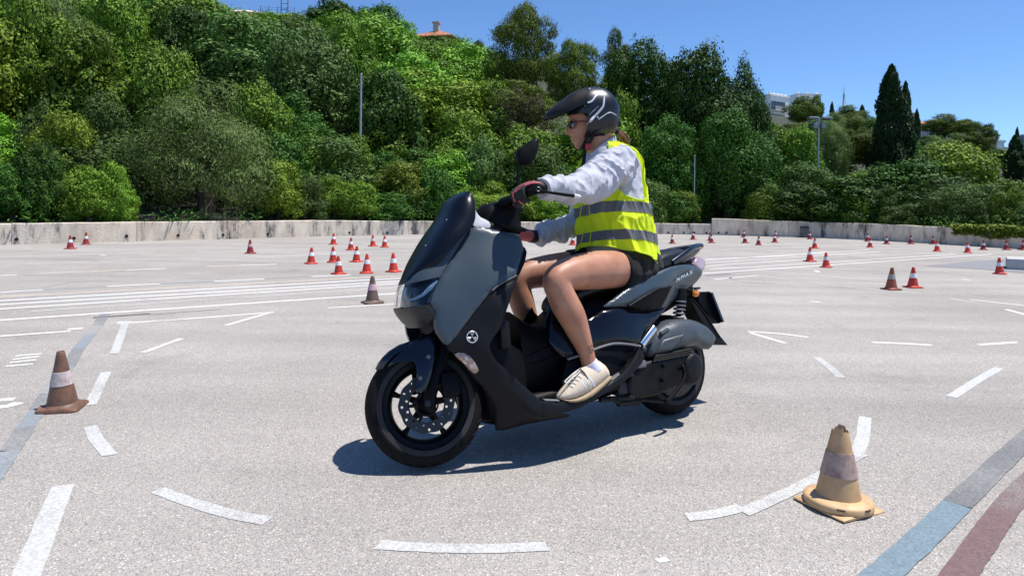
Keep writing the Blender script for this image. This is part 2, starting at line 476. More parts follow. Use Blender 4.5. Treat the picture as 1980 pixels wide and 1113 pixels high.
for pts, w, m in ([[(0,619),(777,566.5),(1360,528.5),(1920,491)], .075, P_LINE], [[(60,602),(777,555)], .05, P_FAINT],
                  [[(0,597.5),(777,547.5),(1330,510.5)], .075, P_LINE], [[(1360,508.5),(1700,486)], .06, P_LINE],
                  [[(0,588.7),(777,543),(1330,505)], .075, P_LINE], [[(1360,503.5),(1680,483)], .06, P_LINE],
                  [[(0,581.6),(777,537.5)], .085, P_LINE], [[(1365,500.5),(1490,496),(1600,487)], .09, P_LINE],
                  [[(0,573.5),(777,532.5)], .055, P_ORANGE], [[(1365,514),(1560,501)], .06, P_LINE], [[(1370,521),(1600,507),(1850,491)], .06, P_LINE],
                  [[(0,565.5),(83,560)], .075, P_LINE], [[(206,553.7),(309,548.7)], .075, P_LINE], [[(414,543.7),(511,539)], .075, P_LINE], [[(602,534.5),(677,531)], .075, P_LINE],
                  [[(83,560),(206,553.7)], .085, P_TEAL], [[(309,548.7),(414,543.7)], .085, P_TEAL], [[(511,539),(602,534.5)], .085, P_TEAL],
                  [[(0,532.3),(34,531.6)], .085, P_LINE], [[(244,522),(321,519)], .085, P_LINE], [[(465,513),(535,511)], .085, P_LINE],
                  [[(34,531.6),(140,526)], .085, P_FAINT], [[(140,526),(244,522)], .075, P_ORANGE], [[(321,519),(400,515)], .075, P_TEAL], [[(400,515),(465,513)], .075, P_ORANGE],
                  [[(194,493),(207,493)], .12, P_LINE], [[(0,513.5),(170,506)], .085, P_FAINT], [[(190,505),(380,498.5)], .08, P_FAINT], [[(420,497),(600,493)], .08, P_FAINT],
                  [[(0,497),(300,487)], .075, P_FAINT], [[(380,488),(640,480)], .09, P_FAINT], [[(560,494),(790,484)], .08, P_FAINT],
                  [[(0,650),(137,640.5)], .06, P_LINE], [[(130,636.5),(160,634.5)], .085, P_LINE],
                  [[(226,625.5),(380,615),(529,603.5)], .05, P_LINE], [[(519,605),(438,628.5)], .045, P_LINE], [[(351,654.5),(276,682)], .05, P_LINE],
                  [[(635,595.5),(777,587)], .05, P_LINE], [[(228,623),(252,622)], .06, P_LINE],
                  [[(30,688),(81,683.5)], .035, P_LINE], [[(24,695),(76,689)], .035, P_LINE], [[(18,701.5),(70,695.5)], .035, P_LINE], [[(10,708.5),(64,704)], .035, P_LINE],
                  [[(-10,774),(28,771)], .055, P_LINE], [[(-10,788),(18,784),(38,778)], .06, P_LINE],
                  [[(1381,540),(1466,532.5)], .055, P_LINE], [[(1418,543),(1474,544)], .04, P_FAINT], [[(1466,532.5),(1614,552),(1777,567.5)], .05, P_FAINT],
                  [[(1472,523),(1650,538)], .05, P_FAINT], [[(1576,523),(1584,526)], .07, P_LINE], [[(1567,583),(1587,584)], .06, P_LINE],
                  [[(1446,641),(1504,645),(1562,652)], .05, P_LINE], [[(1452,644),(1518,663.5)], .05, P_LINE], [[(1686,661.5),(1740,663.5),(1801,667)], .055, P_LINE],
                  [[(1893,666.5),(1966,661.5)], .055, P_LINE], [[(1838,577),(1892,585.5)], .05, P_FAINT], [[(1875,579),(1990,592)], .055, P_LINE],
                  [[(1945,598),(2000,613)], .06, P_LINE], [[(1861,540),(1875,541)], .07, P_LINE], [[(1640,545),(1760,552)], .04, P_FAINT],
                  [[(1390,475.5),(1550,472)], .09, P_FAINT], [[(1400,482),(1690,474)], .08, P_FAINT], [[(1600,498),(1900,484)], .05, P_FAINT],
                  [[(1270,1084),(1292,1080)], .025, P_LINE]):
    stripe(pts, w, m)
# blue line blacked out with grey stretches, and the red one beside it
for pts, w, m in ([[(203,607),(188,630)], .085, P_GREY2], [[(188,630),(153,673)], .075, P_BLUE2], [[(153,673),(132,708)], .08, P_GREY2], [[(132,708),(92,762)], .075, P_BLUE2],
                  [[(92,762),(75,790)], .08, P_GREY2], [[(75,790),(50,826)], .075, P_BLUE2], [[(50,826),(20,872)], .08, P_GREY2], [[(20,872),(-30,946)], .075, P_BLUE2],
                  [[(180,614),(290,606.5)], .06, P_GREY], [[(290,608),(430,597)], .04, P_TEAL], [[(1365,533),(1410,530)], .1, P_GREY],
                  [[(2040,800),(1945,885),(1850,976)], .092, P_GREY], [[(1850,976),(1790,1035),(1690,1125),(1600,1205)], .09, P_BLUE],
                  [[(2060,868),(1960,965),(1870,1090),(1800,1190)], .085, P_RED]):
    stripe(pts, w, m, 0.0032)
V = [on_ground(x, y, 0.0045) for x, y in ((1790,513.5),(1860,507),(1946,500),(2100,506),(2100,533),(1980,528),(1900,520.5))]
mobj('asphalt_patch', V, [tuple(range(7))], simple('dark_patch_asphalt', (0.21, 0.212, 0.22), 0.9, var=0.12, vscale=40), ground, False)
# loose tyre-scuff arcs left on the asphalt
MAT_SCUFF = paint_material('tyre_scuff', (0.30, 0.285, 0.272), 0.62)
for pts, w in ([[(330,530),(395,534),(425,541),(410,552)], .05], [[(20,585),(80,570),(110,575),(108,590)], .05], [[(350,565),(400,570),(412,580)], .04], [[(60,560),(140,545),(220,543)], .08], [[(1395,531),(1440,545),(1500,548)], .05]):
    stripe(pts, w, MAT_SCUFF, 0.0008, 'tyre_mark')

# ================================================================== WALL
def wall_material():
    m, N, L, B = mat_new('stained_concrete')
    tc = N.new('ShaderNodeTexCoord')
    mp = N.new('ShaderNodeMapping'); mp.inputs['Scale'].default_value = (1.0, 1.0, 0.3)
    L.new(tc.outputs['Object'], mp.inputs['Vector'])
    t = N.new('ShaderNodeTexNoise'); t.inputs['Scale'].default_value = 3.2; t.inputs['Detail'].default_value = 9; t.inputs['Roughness'].default_value = 0.68
    L.new(mp.outputs[0], t.inputs['Vector'])
    r = N.new('ShaderNodeValToRGB'); e = r.color_ramp.elements
    e[0].position = 0.36; e[0].color = (0.11, 0.106, 0.098, 1); e[1].position = 0.60; e[1].color = (0.78, 0.68, 0.54, 1)
    k = e.new(0.46); k.color = (0.58, 0.51, 0.42, 1)
    L.new(t.outputs['Fac'], r.inputs['Fac'])
    # rusty wash low down (has a shape of its own)
    t2 = N.new('ShaderNodeTexNoise'); t2.inputs['Scale'].default_value = 0.8; t2.inputs['Detail'].default_value = 5
    L.new(tc.outputs['Object'], t2.inputs['Vector'])
    mr = N.new('ShaderNodeMapRange'); mr.inputs['From Min'].default_value = 0.5; mr.inputs['From Max'].default_value = 0.75; mr.inputs['To Max'].default_value = 0.7
    L.new(t2.outputs['Fac'], mr.inputs['Value'])
    mx = N.new('ShaderNodeMix'); mx.data_type = 'RGBA'; mx.inputs[7].default_value = (0.50, 0.38, 0.27, 1)
    L.new(mr.outputs[0], mx.inputs['Factor']); L.new(r.outputs['Color'], mx.inputs[6])
    L.new(mx.outputs[2], B.inputs['Base Color']); B.inputs['Roughness'].default_value = 0.92
    bp = N.new('ShaderNodeBump'); bp.inputs['Strength'].default_value = 0.5; bp.inputs['Distance'].default_value = 0.02
    t3 = N.new('ShaderNodeTexNoise'); t3.inputs['Scale'].default_value = 25; t3.inputs['Detail'].default_value = 6
    L.new(tc.outputs['Object'], t3.inputs['Vector']); L.new(t3.outputs['Fac'], bp.inputs['Height']); L.new(bp.outputs[0], B.inputs['Normal'])
    return m
MAT_WALL = wall_material()
MAT_DARKHOLE = simple('pipe_black', (0.012, 0.012, 0.012), 0.7)
MAT_PIPE = simple('pipe_rim_plastic', (0.05, 0.05, 0.052), 0.6)
wl_left = [on_ground(x, y)[:2] for x, y in ((-700,496),(-260,481),(0,473.5),(200,468.5),(400,463),(600,457.5),(800,453.5),(1050,451.5),(1280,452.5),(1375,454))]
wl_right = [on_ground(x, y)[:2] for x, y in ((1376,454),(1500,457.3),(1600,460),(1715,466),(1804,471),(1900,476.5),(1980,481.5),(2240,497),(2600,520))]
def wall_run(name, line, heights, thick, label):
    root = link_obj(name, None); root.location = (line[0][0], line[0][1], 0)
    tag(root, label, 'wall')
    o = np.array([line[0][0], line[0][1], 0])
    L = []
    # panels a few metres long: cast in bays with a recessed joint
    P = [np.append(p, 0) for p in line]
    cum = [0]
    for a, b in zip(P[:-1], P[1:]): cum.append(cum[-1] + np.linalg.norm(b - a))
    tot = cum[-1]
    def at(s):
        s = min(max(s, 0), tot); i = max(k for k in range(len(P) - 1) if cum[k] <= s + 1e-9)
        f = (s - cum[i]) / (cum[i+1] - cum[i]); return P[i] + (P[i+1] - P[i]) * f, heights[i] + (heights[i+1] - heights[i]) * f
    bay = 3.0; nb = int(math.ceil(tot / bay)); bay = tot / nb
    for k in range(nb):
        s0, s1 = k * bay + (0.006 if k else 0), (k + 1) * bay - (0.006 if k < nb - 1 else 0)
        VV, FF = [], []; steps = 6
        for q in range(steps + 1):
            p, h = at(s0 + (s1 - s0) * q / steps)
            a, _ = at(s0 + (s1 - s0) * q / steps - 0.05); b, _ = at(s0 + (s1 - s0) * q / steps + 0.05)
            t = (b - a) / np.linalg.norm(b - a); nr = np.array([-t[1], t[0], 0])
            h = h + random.uniform(-.008, .008)
            c = 0.015
            for off, z in ((0, -0.05), (0, h - c), (c, h), (thick - c, h), (thick, h - c), (thick, -0.05)):
                VV.append(p + nr * off + np.array([0, 0, z]) - o)
        m = 6
        for q in range(steps):
            for j in range(m - 1): FF.append((q*m+j, q*m+j+1, (q+1)*m+j+1, (q+1)*m+j))
        FF.append(tuple(range(m))); FF.append(tuple(steps*m + j for j in reversed(range(m))))
        mobj('wall_panel', VV, FF, MAT_WALL, root, False)
    return root, at, tot, o
wall_a, wat_a, wtot_a, wo_a = wall_run('retaining_wall', wl_left, [.50,.50,.505,.52,.53,.535,.50,.47,.455,.45], .22, 'long low stained concrete wall with drain holes along the left and back of the lot')
wall_b, wat_b, wtot_b, wo_b = wall_run('retaining_wall', wl_right, [.69,.645,.615,.61,.58,.57,.56,.56,.56], .22, 'taller shaded concrete wall curving along the right side under ivy')
def drain(px, py, wat, tot, root, o):
    # the sight line meets the wall face
    best = None
    for s in np.linspace(0, tot, 1500):
        p, h = wat(s); r = sight(px, py)
        e = abs(p[0] / p[1] - r[0])
        if best is None or e < best[0]: best = (e, s, p)
    _, s, p = best; r = sight(px, py); z = CAM_H + r[2] * p[1]
    a, _ = wat(s - .05); b, _ = wat(s + .05); t = (b - a) / np.linalg.norm(b - a); nr = np.array([-t[1], t[0], 0])
    d = link_obj('drain_pipe', None, root)
    ring, disc = [], []
    R = 0.042
    MBr = MB()
    prof = [(R, .02), (R, -.012), (R - .007, -.012), (R - .007, .02)]
    loops = []
    n = 16
    for j in range(n):
        an = 2*PI*j/n; c, sn = math.cos(an), math.sin(an)
        loops.append([p + t * (rr * c) + np.array([0, 0, z + rr * sn]) + nr * hh - o for rr, hh in prof])
    VV = [q for l in loops for q in l]; FF = []
    for j in range(n):
        for i in range(3): FF.append((j*4+i, ((j+1) % n)*4+i, ((j+1) % n)*4+i+1, j*4+i+1))
    bpy.data.objects.remove(d)
    d = mobj('drain_pipe', VV, FF, MAT_PIPE, root)
    VV = [p + t * ((R-.006) * math.cos(2*PI*j/n)) + np.array([0, 0, z + (R-.006) * math.sin(2*PI*j/n)]) - nr * 0.004 - o for j in range(n)]
    mobj('pipe_mouth', VV, [tuple(range(n))], MAT_DARKHOLE, d, False)
for px, py in ((32,462.5),(143.5,460.5),(244,456.5),(344,455),(432,454),(517,452.5),(601.5,451),(676,449.7),(749,450),(1292,449.5),(1322,449.5),(1343,450),(1366,450)):
    drain(px, py, wat_a, wtot_a, wall_a, wo_a)
for px, py in ((1389,450),(1405,449.8),(1440,451)):
    drain(px, py, wat_b, wtot_b, wall_b, wo_b)

# ================================================================== HILLSIDE
_az = np.array([p[0] / p[1] for p in wl_left] + [p[0] / p[1] for p in wl_right[1:]])
_wd = np.array([p[1] for p in wl_left] + [p[1] for p in wl_right[1:]])
_sl_x = [-1.6, -0.75, -0.40, -0.12, 0.02, 0.18, 0.36, 0.5, 0.62, 0.78, 1.6]
_sl_y = [0.36, 0.38, 0.365, 0.355, 0.33, 0.25, 0.185, 0.165, 0.15, 0.115, 0.10]
def wall_depth(az): return float(np.interp(az, _az, _wd))
def terrain(X, Y):
    az = X / Y; d = Y - wall_depth(az) - 0.25
    if d < 0: return 0.0
    s = float(np.interp(az, _sl_x, _sl_y))
    cap = float(np.interp(az, [-.2, .02, .25, .4], [66, 58, 80, 115]))
    dd = d if d < cap else cap - (d - cap) * 0.05
    return 0.40 + s * dd * min(1, 0.45 + d / 20) + 0.5 * noise.noise((X * .12, Y * .12, 3.1)) * min(1, d / 6)
V, F = [], []
AZ = np.linspace(-1.5, 1.5, 121); DD = [0.0, .5, 1.2, 2.2, 3.5, 5, 7, 9.5, 12.5, 16, 20, 25, 31, 38, 46, 55, 65, 78, 92, 108, 130, 170, 260, 420]
for a in AZ:
    w = wall_depth(a) + 0.27
    for d in DD:
        Y = w + d; X = a * Y
        V.append((X, Y, terrain(X, Y) if d > 0 else 0.36))
m = len(DD)
for i in range(len(AZ) - 1):
    for j in range(m - 1): F.append((i*m+j, (i+1)*m+j, (i+1)*m+j+1, i*m+j+1))
hill = mobj('hillside', V, F, simple('dry_scrub_soil', (0.032, 0.036, 0.016), 0.95, var=0.5, vscale=1.5, bump=0.6, bscale=8), None, True, 80)
tag(hill, 'steep hillside of dry soil rising behind the concrete wall', 'hill', kind='structure')

# ================================================================== FOLIAGE
def leaf_material(name, c1, c2, c3, trans=0.12, rough=0.6, ob=0.25):
    m, N, L, B = mat_new(name)
    g = N.new('ShaderNodeNewGeometry'); oi = N.new('ShaderNodeObjectInfo')
    r = N.new('ShaderNodeValToRGB'); e = r.color_ramp.elements
    e[0].position = 0.0; e[0].color = tuple(c1) + (1,); e[1].position = 1.0; e[1].color = tuple(c3) + (1,)
    k = e.new(0.5); k.color = tuple(c2) + (1,)
    L.new(g.outputs['Random Per Island'], r.inputs['Fac'])
    tc = N.new('ShaderNodeTexCoord'); t = N.new('ShaderNodeTexNoise'); t.inputs['Scale'].default_value = 0.9; t.inputs['Detail'].default_value = 3
    L.new(tc.outputs['Object'], t.inputs['Vector'])
    ad = N.new('ShaderNodeMath'); ad.operation = 'ADD'; L.new(t.outputs['Fac'], ad.inputs[0]); L.new(oi.outputs['Random'], ad.inputs[1])
    mr = N.new('ShaderNodeMapRange'); mr.inputs['From Min'].default_value = 0.45; mr.inputs['From Max'].default_value = 1.55
    mr.inputs['To Min'].default_value = 1 - ob * 1.4; mr.inputs['To Max'].default_value = 1 + ob * 1.6
    L.new(ad.outputs[0], mr.inputs['Value'])
    hs = N.new('ShaderNodeHueSaturation'); L.new(r.outputs['Color'], hs.inputs['Color']); L.new(mr.outputs[0], hs.inputs['Value'])
    hr = N.new('ShaderNodeMapRange'); hr.inputs['To Min'].default_value = 0.491; hr.inputs['To Max'].default_value = 0.508
    L.new(oi.outputs['Random'], hr.inputs['Value']); L.new(hr.outputs[0], hs.inputs['Hue'])
    L.new(hs.outputs[0], B.inputs['Base Color']); B.inputs['Roughness'].default_value = rough
    B.inputs['Specular IOR Level'].default_value = 0.18
    tr = N.new('ShaderNodeBsdfTranslucent'); L.new(hs.outputs[0], tr.inputs['Color'])
    mx = N.new('ShaderNodeMixShader'); mx.inputs[0].default_value = trans
    out = N['Material Output']; L.new(B.outputs[0], mx.inputs[1]); L.new(tr.outputs[0], mx.inputs[2]); L.new(mx.outputs[0], out.inputs['Surface'])
    return m
LEAF = {
    'broad': leaf_material('leaf_mid_green', (0.046, 0.100, 0.008), (0.110, 0.212, 0.015), (0.215, 0.345, 0.035)),
    'bright': leaf_material('leaf_bright_green', (0.060, 0.155, 0.010), (0.130, 0.280, 0.020), (0.235, 0.405, 0.042)),
    'dark': leaf_material('leaf_dark_green', (0.014, 0.048, 0.006), (0.036, 0.100, 0.010), (0.082, 0.178, 0.022)),
    'blue': leaf_material('leaf_blue_green', (0.036, 0.080, 0.014), (0.072, 0.140, 0.026), (0.135, 0.215, 0.052)),
    'olive': leaf_material('leaf_olive_grey', (0.045, 0.082, 0.016), (0.092, 0.150, 0.032), (0.170, 0.235, 0.070)),
    'pine': leaf_material('needle_yellow_green', (0.034, 0.066, 0.008), (0.084, 0.130, 0.012), (0.165, 0.215, 0.024)),
    'cypress': leaf_material('needle_dark', (0.009, 0.025, 0.006), (0.019, 0.047, 0.010), (0.038, 0.076, 0.016), 0.08),
    'yellow': leaf_material('leaf_yellow_green', (0.074, 0.122, 0.009), (0.145, 0.220, 0.018), (0.260, 0.345, 0.038)),
    'dry': leaf_material('dry_twigs', (0.053, 0.042, 0.022), (0.090, 0.074, 0.040), (0.136, 0.115, 0.065), 0.1),
}
MAT_BARK = simple('bark', (0.085, 0.065, 0.048), 0.9, var=0.4, vscale=6, bump=0.6, bscale=25)
def leaves_mesh(name, P, Nn, size, aspect, mat, along=None, jit=0.7):
    """one small leaf spray per point: a folded diamond of two triangles"""
    n = len(P)
    nn = Nn + rng.normal(0, jit, (n, 3)); nn /= np.linalg.norm(nn, axis=1)[:, None] + 1e-9
    a = (along + rng.normal(0, 0.35, (n, 3))) if along is not None else rng.normal(0, 1, (n, 3))
    a = a - nn * (a * nn).sum(1)[:, None]; a /= np.linalg.norm(a, axis=1)[:, None] + 1e-9
    b = np.cross(nn, a)
    s = size * rng.uniform(0.55, 1.45, n)[:, None]
    w = s * aspect
    tip = P + a * s * 0.6; base = P - a * s * 0.4
    l = P + b * w * 0.5 - nn * s * 0.12; r = P - b * w * 0.5 - nn * s * 0.12
    V = np.stack([base, l, tip, r], 1).reshape(-1, 3)
    me = bpy.data.meshes.new(name)
    me.vertices.add(4 * n); me.vertices.foreach_set('co', V.astype(np.float32).ravel())
    tri = np.arange(n)[:, None] * 4 + np.array([0, 1, 2, 0, 2, 3])
    me.loops.add(6 * n); me.loops.foreach_set('vertex_index', tri.ravel().astype(np.int32))
    me.polygons.add(2 * n)
    me.polygons.foreach_set('loop_start', (np.arange(2 * n) * 3).astype(np.int32))
    me.materials.append(mat); me.update(calc_edges=True); me.validate()
    return me
def blob_crown(nblob, rx, rz, blob_r, nleaf, flat=1.0, low=0.15, dome=True):
    """points on the outer sides of many overlapping clumps; crown fits a unit-ish ellipsoid sitting on z = 0"""
    C, R = [], []
    while len(C) < nblob:
        p = rng.normal(0, 1, 3); p /= np.linalg.norm(p); p *= rng.uniform(0.35, 1.0) ** 0.6
        if dome: c = np.array([p[0] * (rx - blob_r * .6), p[1] * (rx - blob_r * .6), abs(p[2]) ** 0.8 * (rz - blob_r * .9) + blob_r * .25])
        else: c = np.array([p[0] * (rx - blob_r * .6), p[1] * (rx - blob_r * .6), (p[2] * 0.5 + 0.5) * (rz - blob_r * 1.2) + blob_r * .6])
        if not dome and c[2] < low * rz and rng.random() < 0.5: continue
        C.append(c); R.append(blob_r * rng.uniform(0.35, 1.45))
    C = np.array(C); R = np.array(R)
    per = np.maximum(1, (nleaf * R**2 / (R**2).sum())).astype(int)
    PP, NN = [], []
    for c, r, k in zip(C, R, per):
        d = rng.normal(0, 1, (int(k * 1.5), 3)); d[:, 2] += 0.25; d /= np.linalg.norm(d, axis=1)[:, None]
        d = d[:k]
        an = rng.uniform(0.75, 1.3, 3); lump = 1 + 0.18 * np.sin(d @ rng.normal(0, 4, 3) + 1.0) + 0.14 * np.sin(d @ rng.normal(0, 8, 3))
        rad = rng.uniform(0.70, 1.06, len(d)); st_ = rng.random(len(d)) < 0.10; rad[st_] *= rng.uniform(1.0, 1.38, st_.sum())
        q = c + d * (r * rad * lump)[:, None] * np.array([1, 1, flat]) * an
        q[:, 2] = np.maximum(q[:, 2], -0.03)
        PP.append(q); NN.append(d)
    P = np.vstack(PP); Nn = np.vstack(NN)
    # drop leaves buried deep inside other clumps
    inner = np.zeros(len(P), int)
    for c, r in zip(C, R): inner += (np.linalg.norm((P - c) / np.array([1, 1, flat]), axis=1) < r * 0.62)
    k = inner == 0
    return P[k], Nn[k], C
def trunk_mesh(name, h, r0, limbs):
    mb = MB()
    path = [np.array([0, 0, -0.4])]
    for i in range(1, 6):
        path.append(np.array([0.04 * h * math.sin(i * 1.7), 0.04 * h * math.cos(i * 1.3), h * i / 5]))
    mb.add(*tube(path, [r0 * (1.25 - 0.17 * i) for i in range(6)], 8))
    for c in limbs:
        s = path[2 + (int(abs(c[0]) * 10) % 3)]
        mid = (s + c) / 2 + np.array([0, 0, -0.08 * h])
        mb.add(*tube([s, mid, c], [r0 * .5, r0 * .3, r0 * .12], 6))
    return make_mesh(name, mb.V, mb.F, MAT_BARK)
KIND = {}
def tree_proto(kind, i, P, Nn, C, size, aspect, mat, along=None, trunk_h=0.55, r0=0.05, jit=0.7):
    me = leaves_mesh('crown_' + kind, P, Nn, size, aspect, mat, along, jit)
    limbs = [C[k] for k in rng.choice(len(C), min(7, len(C)), replace=False)]
    KIND.setdefault(kind, []).append((me, trunk_mesh('trunk_' + kind, trunk_h, r0, limbs)))
# crowns are modelled one unit high, then scaled to each tree
for i in range(3):
    P, Nn, C = blob_crown(80, 0.50, 1.0, 0.14, 30000); tree_proto('broad', i, P, Nn, C, 0.033, 0.66, LEAF['broad'], jit=.30)
    P, Nn, C = blob_crown(110, 0.50, 1.0, 0.125, 38000); tree_proto('dark', i, P, Nn, C, 0.033, 0.72, LEAF['dark'], jit=.30)
for i in range(2):
    P, Nn, C = blob_crown(74, 0.50, 1.0, 0.14, 28000); tree_proto('bright', i, P, Nn, C, 0.034, 0.64, LEAF['bright'], jit=.30)
    P, Nn, C = blob_crown(70, 0.52, 1.0, 0.145, 28000); tree_proto('blue', i, P, Nn, C, 0.033, 0.64, LEAF['blue'], jit=.30)
    P, Nn, C = blob_crown(70, 0.50, 1.0, 0.14, 28000); tree_proto('yellow', i, P, Nn, C, 0.034, 0.62, LEAF['yellow'], jit=.30)
    P, Nn, C = blob_crown(80, 0.50, 1.0, 0.14, 62000, 1.2)
    up = Nn * 0.5 + np.array([0, 0, 1.0]); tree_proto('olive', i, P, Nn, C, 0.026, 0.24, LEAF['olive'], up, jit=.30)
    P, Nn, C = blob_crown(30, 0.5, 1.0, 0.14, 10000); tree_proto('dry', i, P, Nn, C, 0.042, 0.16, LEAF['dry'], Nn)
    # pine: layered flat clumps with gaps, tufts pointing up and out
    P, Nn, C = blob_crown(56, 0.48, 1.0, 0.16, 34000, 0.65, 0.25, False)
    tree_proto('pine', i, P, Nn, C, 0.038, 0.34, LEAF['pine'], Nn * 0.7 + np.array([0, 0, 0.8]), 0.85, 0.04, jit=.45)
for i in range(3):
    P, Nn, C = blob_crown(150, 0.50, 1.0, 0.105, 62000); tree_proto('bigdark', i, P, Nn, C, 0.0215, 0.72, LEAF['dark'], jit=.30)
for i in range(3):
    P, Nn, C = blob_crown(74, 0.47, 1.0, 0.13, 52000, 0.6, 0.25, False)
    z = P[:, 2]; P[:, :2] *= np.interp(z, [0, .35, .7, 1.0], [1.05, 1.1, 1.05, .75])[:, None]
    tree_proto('bigpine', i, P, Nn, C, 0.024, 0.34, LEAF['pine'], Nn * 0.7 + np.array([0, 0, 0.8]), 0.9, 0.03, jit=.45)
for i in range(2):
    # cypress: narrow spindle of upright sprays
    n = 9000; z = rng.uniform(0, 1, n) ** 0.85
    lump = 1 + 0.22 * np.sin(z * 31 + i) * 0.4
    rad = 0.16 * np.clip(np.sin(np.clip(z * .93 + .07, 0, 1) * PI) ** 0.55 * (1.05 - 0.5 * z), 0.0, 1) * lump
    an = rng.uniform(0, 2*PI, n); rad = rad * (1 + 0.18 * np.sin(an * 3 + z * 9)) * rng.uniform(0.75, 1.08, n)
    P = np.c_[rad * np.cos(an), rad * np.sin(an), z]; Nn = np.c_[np.cos(an), np.sin(an), 0.3 + 0 * an]
    C = np.c_[0 * z[:6], 0 * z[:6], z[:6]]
    tree_proto('cypress', i, P, Nn, C, 0.036, 0.4, LEAF['cypress'], Nn * 0.5 + np.array([0, 0, 1.0]), 0.7, 0.02, 0.5)
_cnt = {}
def plant(kind, X, Y, h, width, label, name='tree', group=None, z0=None):
    """one tree: crown and trunk under an Empty at its foot"""
    z = terrain(X, Y) if z0 is None else z0
    i = _cnt.get(kind, 0); _cnt[kind] = i + 1
    crown_me, trunk_me = KIND[kind][i % len(KIND[kind])]
    r = link_obj(name, None); r.location = (X, Y, z)
    r.rotation_euler = (0, 0, random.uniform(0, 2*PI)); r.scale = (width, width, h)
    c = link_obj('crown', crown_me, r)
    t = link_obj('trunk', trunk_me, r)
    low = 0.12 if kind in ('pine', 'bigpine') else 0.0
    c.location = (0, 0, low); c.scale = (1, 1, 1 - low)
    tag(r, label, 'tree' if 'tree' in name or 'pine' in name or 'cypress' in name else 'shrub', group)
    return r
def plant_px(kind, px, top, hw, depth, label, name='tree', group=None, base=None):
    """tree whose crown tip stands on the sight line (px, top) at that depth"""
    p = at_depth(px, top, depth); z = terrain(p[0], p[1]) if base is None else base
    h = max(0.6, p[2] - z); w = hw * 2 / FOCAL * depth
    return plant(kind, p[0], p[1], h, w * 1.0 if kind != 'cypress' else w * 3.0, label, name, group, z)
G1 = 'shrubs and trees along the foot of the hillside'
